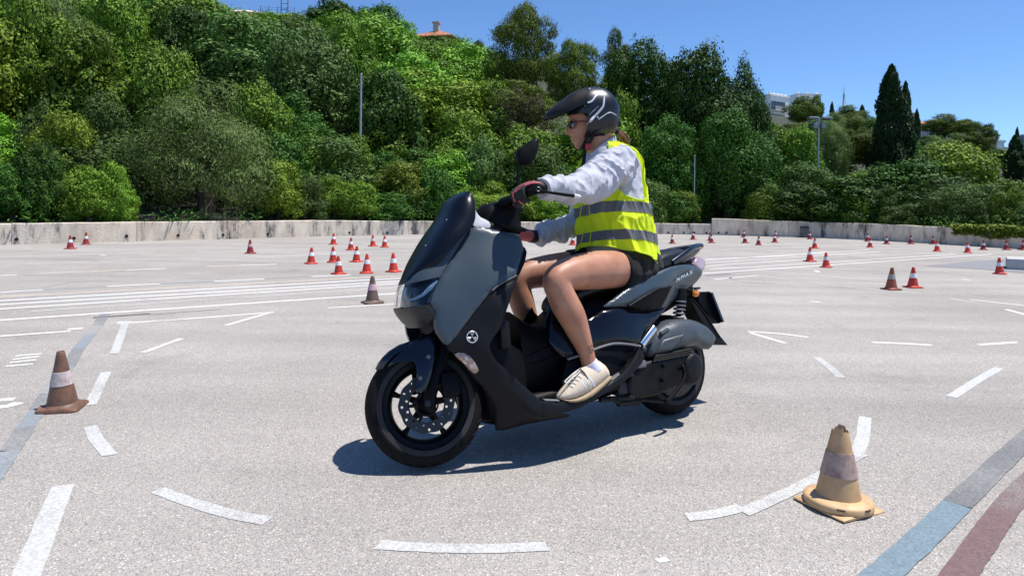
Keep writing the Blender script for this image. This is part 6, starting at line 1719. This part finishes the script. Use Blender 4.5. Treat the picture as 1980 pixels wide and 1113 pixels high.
# ---------------------------------------------------------------- hi-vis vest
VR = [(1186,534,.200,.230),(1186,512,.196,.225),(1187,482,.182,.205),(1186,450,.174,.192),(1185,425,.175,.190),(1184,400,.175,.190),(1183,372,.171,.190),(1181,346,.162,.190),(1179,322,.152,.193),(1176,305,.126,.174),(1173,292,.098,.135),(1170,283,.074,.092)]
VS = catmull([np.array([*BK.trace(px, py, 0)[[0, 2]], a, b]) for px, py, a, b in VR], 16)
NU, NVV = 260, len(VS)
zs = np.array([s[1] for s in VS]); z_of = lambda py, px=1185: float(BK.trace(px, py, 0)[2])
Z_ARMPIT, Z_SH = z_of(398), z_of(294)
HEM_B = z_of(516, 1200)
def vest_pt(i, u, lift=0.0):
    x, z, a, b = VS[i]
    cu, su = math.cos(u), math.sin(u)
    k = 0.0
    # loose cloth: broad drapes gathered towards the armpit, and creases from the waist
    tt = (z - zs[0]) / (zs[-1] - zs[0])
    w = .011 * noise.noise(Vector((cu * 2.2, su * 2.2, z * 5))) + .014 * math.sin(u * 5 + z * 16 + 2 * noise.noise(Vector((cu*2, su*2, z*3)))) * (1 - tt) ** .8 * .8
    w += .013 * (1 - 2 * abs(noise.noise(Vector((cu * 3.2 + z * 2.5, su * 3.2, z * 7 - cu * 3))))) * (1 - .6 * tt)
    n1 = noise.noise(Vector((cu * 2.0 + z * 4.0, su * 2.0 - z * 2.0, z * 3.0 + 5))); n2 = noise.noise(Vector((cu * 4.0 - z * 6.0, su * 4.0, z * 4.0 + 11)))
    w += (.017 * max(0, 1 - 2.2 * abs(n1)) ** 2.5 + .010 * max(0, 1 - 2.2 * abs(n2)) ** 2.5) * (1 - .5 * tt) - .004
    r = 1 + 0
    X = x + (a + w + lift) * cu; Y = (b + w + lift) * su
    Z = z + .13 * (X - x) * (1 - tt)          # hem and bands dip towards the back
    return np.array([X, Y, Z])
def vest_on(u, z):
    du = abs(((u - math.radians(94) + PI) % (2*PI)) - PI); dr = abs(((u - math.radians(266) + PI) % (2*PI)) - PI)
    zc, zh = (Z_ARMPIT + Z_SH) / 2, (Z_SH - Z_ARMPIT) / 2
    for d in (du, dr):
        if (d / math.radians(50)) ** 2 + ((z - zc) / zh) ** 2 < 1: return False
    fu = abs(((u + PI) % (2*PI)) - PI)         # front = 0
    zt = (z - z_of(352)) / (z_of(285) - z_of(352))
    if zt > 0 and fu < math.radians(8 + 44 * zt): return False
    # hem higher in front, over the thighs
    cu = math.cos(u)
    if z < z_of(519) + .012 + .085 * (.5 + .5 * cu) ** 1.2: return False
    return True
def vest_part(name, cond, lift, mat, parent, both=True):
    idx = {}; V = []; F = []
    def gv(i, j):
        j %= NU
        if (i, j) not in idx: idx[(i, j)] = len(V); V.append(vest_pt(i, 2*PI*j/NU, lift))
        return idx[(i, j)]
    for i in range(NVV - 1):
        for j in range(NU):
            u = 2*PI*(j + .5)/NU; z = (VS[i][1] + VS[i+1][1]) / 2
            if vest_on(u, z) and cond(u, z): F.append((gv(i, j), gv(i, j+1), gv(i+1, j+1), gv(i+1, j)))
    o = mobj(name, V, F, mat, parent, True, 80)
    return o
vest = vest_part('vest', lambda u, z: True, 0.0, HIVIS, PR)
bands = [(z_of(422), z_of(401)), (z_of(475), z_of(455))]
for z0, z1 in bands: vest_part('reflective_band', lambda u, z: z0 < z < z1, .0028, REFL, vest)
# bound edges of the cloth
def edge_loops(me):
    cnt = {}
    for p in me.polygons:
        for k in p.edge_keys: cnt[k] = cnt.get(k, 0) + 1
    nb = {}
    for (a, b), c in cnt.items():
        if c == 1: nb.setdefault(a, []).append(b); nb.setdefault(b, []).append(a)
    seen = set(); out = []
    for st in nb:
        if st in seen: continue
        loop = [st]; seen.add(st)
        while True:
            nx = [q for q in nb[loop[-1]] if q not in seen]
            if not nx: break
            loop.append(nx[0]); seen.add(nx[0])
        if len(loop) > 30: out.append(loop)
    return out
BIND = cloth_mat('vest_edge_binding', (0.60, 0.80, 0.03), .1)
for lp_ in edge_loops(vest.data):
    co_ = np.array([tuple(vest.data.vertices[i].co) for i in lp_])
    for _ in range(6): co_ = (np.roll(co_, 1, 0) + co_ + np.roll(co_, -1, 0)) / 3
    co_ = co_[::3]; mobj('edge_binding', *tube(list(co_) + [co_[0]], .0034, 6, False), BIND, vest)
# dark zip along the open front edge and the edge binding
for u0 in (math.radians(9), -math.radians(9)):
    pts = [vest_pt(i, u0, .003) for i in range(0, NVV, 4) if vest_on(u0, VS[i][1])]
    mobj('front_binding', *tube(pts, .003, 6), HIVIS, vest)

# ---------------------------------------------------------------- shorts
mb = MB()
hp = BK.trace(1222, 522, 0)
mb.add(*ellipsoid(hp + np.array([.0, 0, .02]), (.15, .175, .115), 28, 16))
mb.add(*limb([(1240,514,.09,37),(1222,520,.108,39.5),(1206,523,.12,39.5),(1192,523.5,.127,39)], dome=False))
mb.add(*limb([(1205,512,-.09,36),(1180,516,-.112,37),(1140,517,-.135,37),(1098,520,-.16,36)], dome=False))
fuse('shorts', mb, SHORTM, PR, .006, 3, lambda p: wr(p, .5))

# ---------------------------------------------------------------- shoes
SH = [(1079,767,1079,771,.012),(1083,759,1084,774,.030),(1090,750,1092,777,.041),(1099,739,1103,777.5,.046),(1110,725,1119,774,.047),(1121,712,1135,767,.044),(1133,706,1149,757,.038),(1146,701,1162,746,.035),(1156,697,1171,737,.033),(1163,702,1176,732,.028),(1168,712,1178,730,.016)]
def shoe_row(r, y0, t0, t1, grow=0.0):
    tx, ty, bx, by, hw = r
    T_, B_ = BK.trace(tx, ty, y0), BK.trace(bx, by, y0)
    c = B_ + (T_ - B_) * (t0 + t1) / 2; h = np.linalg.norm(T_ - B_) * (t1 - t0) / 2; up = (T_ - B_) / (np.linalg.norm(T_ - B_) + 1e-9)
    L = []
    for j in range(24):
        a = 2*PI*j/24; cc, ss = math.cos(a), math.sin(a)
        wv = (hw + grow) * math.copysign(abs(cc) ** .75, cc) * (1 - .32 * max(0, ss) * (t1 > .9))
        L.append(c + up * (h * math.copysign(abs(ss) ** .8, ss)) + np.array([0, wv, 0]))
    return L
for nm, y0, dx in (('shoe', .236, 0), ('shoe', -.236, 0)):
    sh = link_obj(nm, None, PR)
    yy = .236
    up_ = loft([shoe_row(r, yy, .16, 1.0) for r in SH], True); so_ = loft([shoe_row(r, yy, 0.0, .24, .004) for r in SH], True)
    off = np.array([1, 1 if y0 > 0 else -1, 1]); sft = np.array([0 if y0 > 0 else .02, 0, .0])
    f = lambda VV: [np.asarray(v) * off + sft for v in VV]
    o = mobj('upper', f(up_[0]), up_[1], SHOEM, sh, True, 60); mobj('sole', f(so_[0]), so_[1], SOLEM, sh, True, 60)
    if y0 > 0:
        left_shoe, left_upper = sh, o
bpy.context.view_layer.update()
def ribbon(obj, parent, name, path, r, mat, lift=.001, closed=False):
    pts = [hit_on(obj, *q, lift) for q in path]; pts = [p for p in pts if p is not None]
    if len(pts) < 2: return
    return mobj(name, *tube(catmull([p[0] for p in pts], 3), r, 6), mat, parent)
for (a, b) in (((1131,730),(1143,752)), ((1138,726),(1150,746)), ((1124,736),(1136,757))):
    ribbon(left_upper, left_shoe, 'side_stripe', [a, ((a[0]+b[0])/2, (a[1]+b[1])/2), b], .0050, STRIPEM, -.0025)
    ribbon(left_upper, left_shoe, 'stripe_edge', [(a[0]+2.6, a[1]-1.2), (b[0]+2.6, b[1]-1.2)], .0014, STRIPEB, .0003)
for k in range(5):
    a = (1099 + k*5.2, 744 - k*6.4); ribbon(left_upper, left_shoe, 'lace', [(a[0]-2, a[1]+2), (a[0]+5, a[1]+2), (a[0]+10, a[1]+5)], .0028, LACEM, .001)
ribbon(left_upper, left_shoe, 'tongue', [(1098,745),(1108,733),(1117,720),(1122,714)], .0065, LACED, -.003)
lp = [BK.trace(*q) for q in [(1121,713,.24),(1108,722,.255),(1094,735,.262),(1092,738,.262),(1098,738,.262),(1112,726,.262),(1122,716,.255)]]
mobj('lace_loop', *tube(catmull(lp, 4), .0024, 6), LACEM, left_shoe)
lp = [BK.trace(*q) for q in [(1121,713,.25),(1130,722,.268),(1136,732,.276),(1139,745,.279)]]
mobj('lace_end', *tube(catmull(lp, 4), [.005]*5 + [.0035]*4 + [.002]*4, 6), LACED, left_shoe)
sk = limb([(1138,700,.228,16.6),(1143,708,.229,17.6),(1148,716,.23,18.5)], dome=False)
mobj('sock', *sk, SOCKM, PR)
mobj('sock', [np.asarray(v) * np.array([1, -1, 1]) for v in sk[0]], sk[1], SOCKM, PR)

# ---------------------------------------------------------------- gloved hands closed on the grips
def glove(inner, outer, wrist, sgn):
    """all in bike coordinates"""
    a = (outer - inner) / np.linalg.norm(outer - inner); g = inner + (outer - inner) * .64
    w = wrist - g; w = w - a * (w @ a); e1 = -w / np.linalg.norm(w); e2 = np.cross(a, e1) if sgn < 0 else np.cross(e1, a)
    if e2[2] < 0: e2 = -e2
    def at(s, th, r): return g + a * s + (e1 * math.cos(math.radians(th)) + e2 * math.sin(math.radians(th))) * r
    mb = MB()
    for k, (s, l) in enumerate(((-.034, .92), (-.011, 1.0), (.012, .96), (.033, .82))):
        ths = [118, 82, 45, 8, -32, -70 * l - 20]
        pts = [at(s, t, .034 - .0010 * i) for i, t in enumerate(ths)]
        mb.add(*tube(catmull(pts, 3), [.0122 - .00018 * i for i in range(16)], 10, dome=True))
    palm = [wrist, wrist + (g - wrist) * .35 + e2 * .020, at(0, 150, .043), at(0, 112, .037), at(0, 85, .034)]
    mb.add(*tube(catmull(palm, 4), [(.030 - .0 * i, .026) for i in range(4)] + [(.041, .024)] * 4 + [(.044, .019)] * 4 + [(.045, .014)] * 5, 16, True, None, True))
    th = [at(-.030, 185, .040), at(-.052, 215, .034), at(-.056, 262, .032), at(-.050, 312, .031)]
    mb.add(*tube(catmull(th, 4), [.0150, .0148, .0146, .0143, .014, .0138, .0136, .0134, .013, .0128, .0125, .012, .0115], 10, dome=True))
    o = fuse('glove', mb, GLOVEM, PR, .0042, 3)
    return o, at, g, a, e1, e2
tob = lambda p: (SX @ np.append(p, 1))[:3]
LW = BK.trace(1050, 364, .328); RW = BK.trace(1030, 457, -.303)
gl, at_l, g_l, a_l, e1_l, e2_l = glove(tob(GI), tob(GL), LW, 1)
gr_, at_r, g_r, a_r, e1_r, e2_r = glove(tob(GIR), tob(GR_), RW, -1)
bpy.context.view_layer.update()
for path in ([(1048,350),(1034,350),(1020,353),(1006,360),(997,368),(992,378),(996,390)], [(1046,354),(1030,353.5),(1016,358),(1003,366),(990,374),(985,384),(988,398)], [(1003,388),(1010,394),(1018,396)]):
    ribbon(gl, gl, 'glove_piping', path, .0042, GLOVER, -.001)
mobj('glove_cuff', *tube([RW + (g_r - RW) * .10, RW + (g_r - RW) * -.05], [.034, .036], 16), GLOVEM, gr_)
mobj('glove_back', *tube([RW + (g_r - RW) * .05, RW + (g_r - RW) * .55], [(.034, .031), (.038, .030)], 14, dome=True), GLOVER, gr_)

# ---------------------------------------------------------------- helmet
HR = np.array([.133, .117, .136]); HCEN = HK.trace(1147, 219, 0)
tilt = math.radians(2)
Rh = np.array(Matrix.Rotation(tilt, 3, 'Y'))                 # nose down
def helm_pt(th, ph, k=1.0):
    """th from the crown down, ph round from the front"""
    d = np.array([math.sin(th)*math.cos(ph), math.sin(th)*math.sin(ph), math.cos(th)])
    pl = math.hypot(d[0], d[1]) + 1e-9; q = (abs(d[0]/pl)**2.8 + abs(d[1]/pl)**2.8) ** (-1/2.8)
    if d[2] < 0: q *= min(1.9, (1 - abs(d[2])**3.2) ** (1/3.2) / (math.sqrt(1 - d[2]**2) + 1e-6))
    d = d * np.array([q, q, 1])
    r = HR * k
    bulge = 1 + .03 * max(0, -d[2]) * (d[0] > -.3) - .05 * max(0, -d[0]) * max(0, -d[2])
    return HCEN + Rh @ (d * r * bulge)
NT, NP = 90, 160; V = []; F = []; idx = {}
def helm_on(th, ph):
    d = np.array([math.sin(th)*math.cos(ph), math.sin(th)*math.sin(ph), math.cos(th)])
    pl = math.hypot(d[0], d[1]) + 1e-9; q = (abs(d[0]/pl)**2.8 + abs(d[1]/pl)**2.8) ** (-1/2.8)
    if d[2] < 0: q *= min(1.9, (1 - abs(d[2])**3.2) ** (1/3.2) / (math.sqrt(1 - d[2]**2) + 1e-6))
    d = d * np.array([q, q, 1])
    # face opening: forward and below the brow; open bottom
    if d[0] > .47 and d[2] < -.12: return False
    if d[2] < -.955 + .30 * max(0, -d[0] - .1): return False
    return True
def hv(i, j):
    j %= NP
    if (i, j) not in idx:
        idx[(i, j)] = len(V); V.append(helm_pt(PI * i / NT, 2*PI*j/NP))
    return idx[(i, j)]
for i in range(NT):
    for j in range(NP):
        if helm_on(PI*(i+.5)/NT, 2*PI*(j+.5)/NP):
            F.append((hv(i, j), hv(i, j+1), hv(i+1, j+1), hv(i+1, j)) if i else (hv(0, 0), hv(1, j+1), hv(1, j)))
helmet = link_obj('helmet', None, PR)
hs = mobj('helmet_shell', V, F, HELM, helmet, True, 80, xf=HX)
bm = bmesh.new(); bm.from_mesh(hs.data); bmesh.ops.recalc_face_normals(bm, faces=bm.faces); bmesh.ops.solidify(bm, geom=bm.faces[:], thickness=.016); bm.to_mesh(hs.data); bm.free()
hs.data.polygons.foreach_set('use_smooth', [True]*len(hs.data.polygons)); hs.data.set_sharp_from_angle(angle=math.radians(50))
# padding visible inside, peak, stripes, vents
mobj('helmet_lining', *ellipsoid(HCEN + np.array([-.012, 0, .022]), (.118, .102, .105), 24, 16), STRAPM, helmet, xf=HX)
pk_c = [HK.trace(*q) for q in [(1055,228,0),(1055,221,0),(1067,208,0),(1085,195,0),(1104,180.5,0),(1127,171.5,0)]]
pk_e = [HK.trace(*q) for q in [(1058,231,.04),(1063,229,.055),(1077,224,.085),(1093,218,.103),(1112,210,.114),(1132,200,.118)]]
shell('helmet_peak', pk_c, pk_e, HELM2, helmet, power=1.6, thick=.006, n=10, xf=HX)
bpy.context.view_layer.update()
def hstripe(name, path, r, mat=HELMW): return ribbon(hs, helmet, name, path, r, mat, -r * .55)
hstripe('white_stripe', [(1165,177),(1152,186),(1147,193),(1142,197),(1136,198.5)], .0075)
hstripe('white_stripe', [(1169,178),(1168,192),(1166,206),(1160,214),(1150,225),(1140,236),(1131,246)], .0068)
hstripe('white_stripe', [(1157,231),(1166,225),(1175,219),(1182,218),(1190,222),(1197,227)], .0036)
hstripe('thin_line', [(1140,222),(1148,214),(1157,206)], .0016)
hstripe('shell_seam', [(1126,199),(1133,210),(1135,222),(1130,236),(1127,248)], .0024, HELM2)
hstripe('lower_trim', [(1130,256),(1145,258),(1160,250),(1178,243),(1192,240)], .0030, HELM2)
q = hit_on(hs, 1155.5, 227)
if q is not None: mobj('helmet_bolt', *ellipsoid(q[0], (.0045, .0045, .0045), 10, 8), HELMW, helmet)
q = hit_on(hs, 1140, 172.5)
if q is not None: mobj('helmet_bolt', *ellipsoid(q[0], (.007, .004, .004), 10, 8), HELMW, helmet)
for k in range(7):
    a = HK.trace(1102 + k*4.2, 189.5 - k*1.9, .075); mobj('vent_rib', *tube([a + np.array([.0, .0, .010]), a + np.array([-.008, .012, -.006])], .0022, 5), HELM, helmet, xf=HX)
mobj('rear_spoiler', *tube([helm_pt(math.radians(52), PI + t, 1.02) for t in np.linspace(-.5, .5, 9)], [(.012, .006)] * 9, 8), HELM2, helmet, xf=HX)
mobj('nape_clip', *bevel_box(*(HK.trace(1195, 240, 0)), .02, .05, .03, .006), HELM2, helmet, xf=HX)
vz = [HK.trace(*q) for q in [(1097,229,.06),(1084,229,.05),(1078,234,.03),(1080,241,.03),(1088,243.5,.045),(1096,245,.06)]]
mobj('sun_visor', *tube(catmull(vz, 4), .0012, 6), TRIM, helmet, xf=HX)
# chin strap with the red buckle
for path, w in (([(1137,258,.075),(1134,270,.07),(1127,284,.045),(1121,290,.0)], .010), ([(1146,262,.08),(1141,274,.07),(1130,290,.03)], .009), ([(1131,282,.055),(1130,300,.07),(1128,318,.09),(1125,335,.11)], .010)):
    mobj('chin_strap', *tube(catmull([HK.trace(*q) for q in path], 4), [(.003, w)] * (4*(len(path)-1)+1), 8, True, (1, 0, 0)), STRAPM, helmet, xf=HX)
mobj('buckle', *bevel_box(*(HK.trace(1137, 284, .068)), .028, .014, .034, .004), BUCKLE, helmet, xf=HX)
# sunglasses, ponytail
sg_ = link_obj('sunglasses', None, PR)
for y in (.034, -.034):
    c0 = HK.trace(1101, 242, 0) * np.array([1, 0, 1]) + np.array([.004, y, 0])
    V = []; F = []; n = 24
    for j in range(n):
        a = 2*PI*j/n; V.append(c0 + np.array([-3.6 * (y + .027*math.cos(a)) ** 2 - .002, .027*math.cos(a), .0225*math.sin(a)]))
    V.append(c0 + np.array([-3.2*y*y + .002, 0, 0])); F = [(j, (j+1) % n, n) for j in range(n)]
    mobj('lens', V, F, GLENS, sg_, xf=HX)
    mobj('frame', *tube(V[:n] + [V[0]], .0028, 6), GLASSES, sg_, xf=HX)
    mobj('temple', *tube([c0 + np.array([-.014, math.copysign(.026, y), .010]), c0 + np.array([-.05, math.copysign(.040, y), .013]), c0 + np.array([-.11, math.copysign(.044, y), .008])], .0030, 6), GLASSES, sg_, xf=HX)
mobj('bridge', *tube([HK.trace(1101,239,0) + np.array([.002, .008, 0]), HK.trace(1101,239,0) + np.array([.004, 0, .002]), HK.trace(1101,239,0) + np.array([.002, -.008, 0])], .0028, 6), GLASSES, sg_, xf=HX)
mb = MB()
for k in range(26):
    o = np.array([random.uniform(-.009, .009), random.uniform(-.013, .013), random.uniform(-.006, .006)])
    pts = [BK.trace(1183,249,0), BK.trace(1193,255,0) + o * .8, BK.trace(1204,264,0) + o * 1.5, BK.trace(1214,279 + random.uniform(-4, 9),0) + o * 1.4]
    mb.add(*tube(catmull(pts, 4), [.0045]*5 + [.0048]*4 + [.0038, .003, .002, .001], 6))
mb.build('ponytail', HAIR, PR)
mobj('hair_tie', *tube([BK.trace(1190,252,0), BK.trace(1194,256,0)], .016, 12), STRAPM, PR)
mobj('nape_hair', *ellipsoid(BK.trace(1178,250,0), (.035, .05, .03), 16, 10), HAIR, PR)
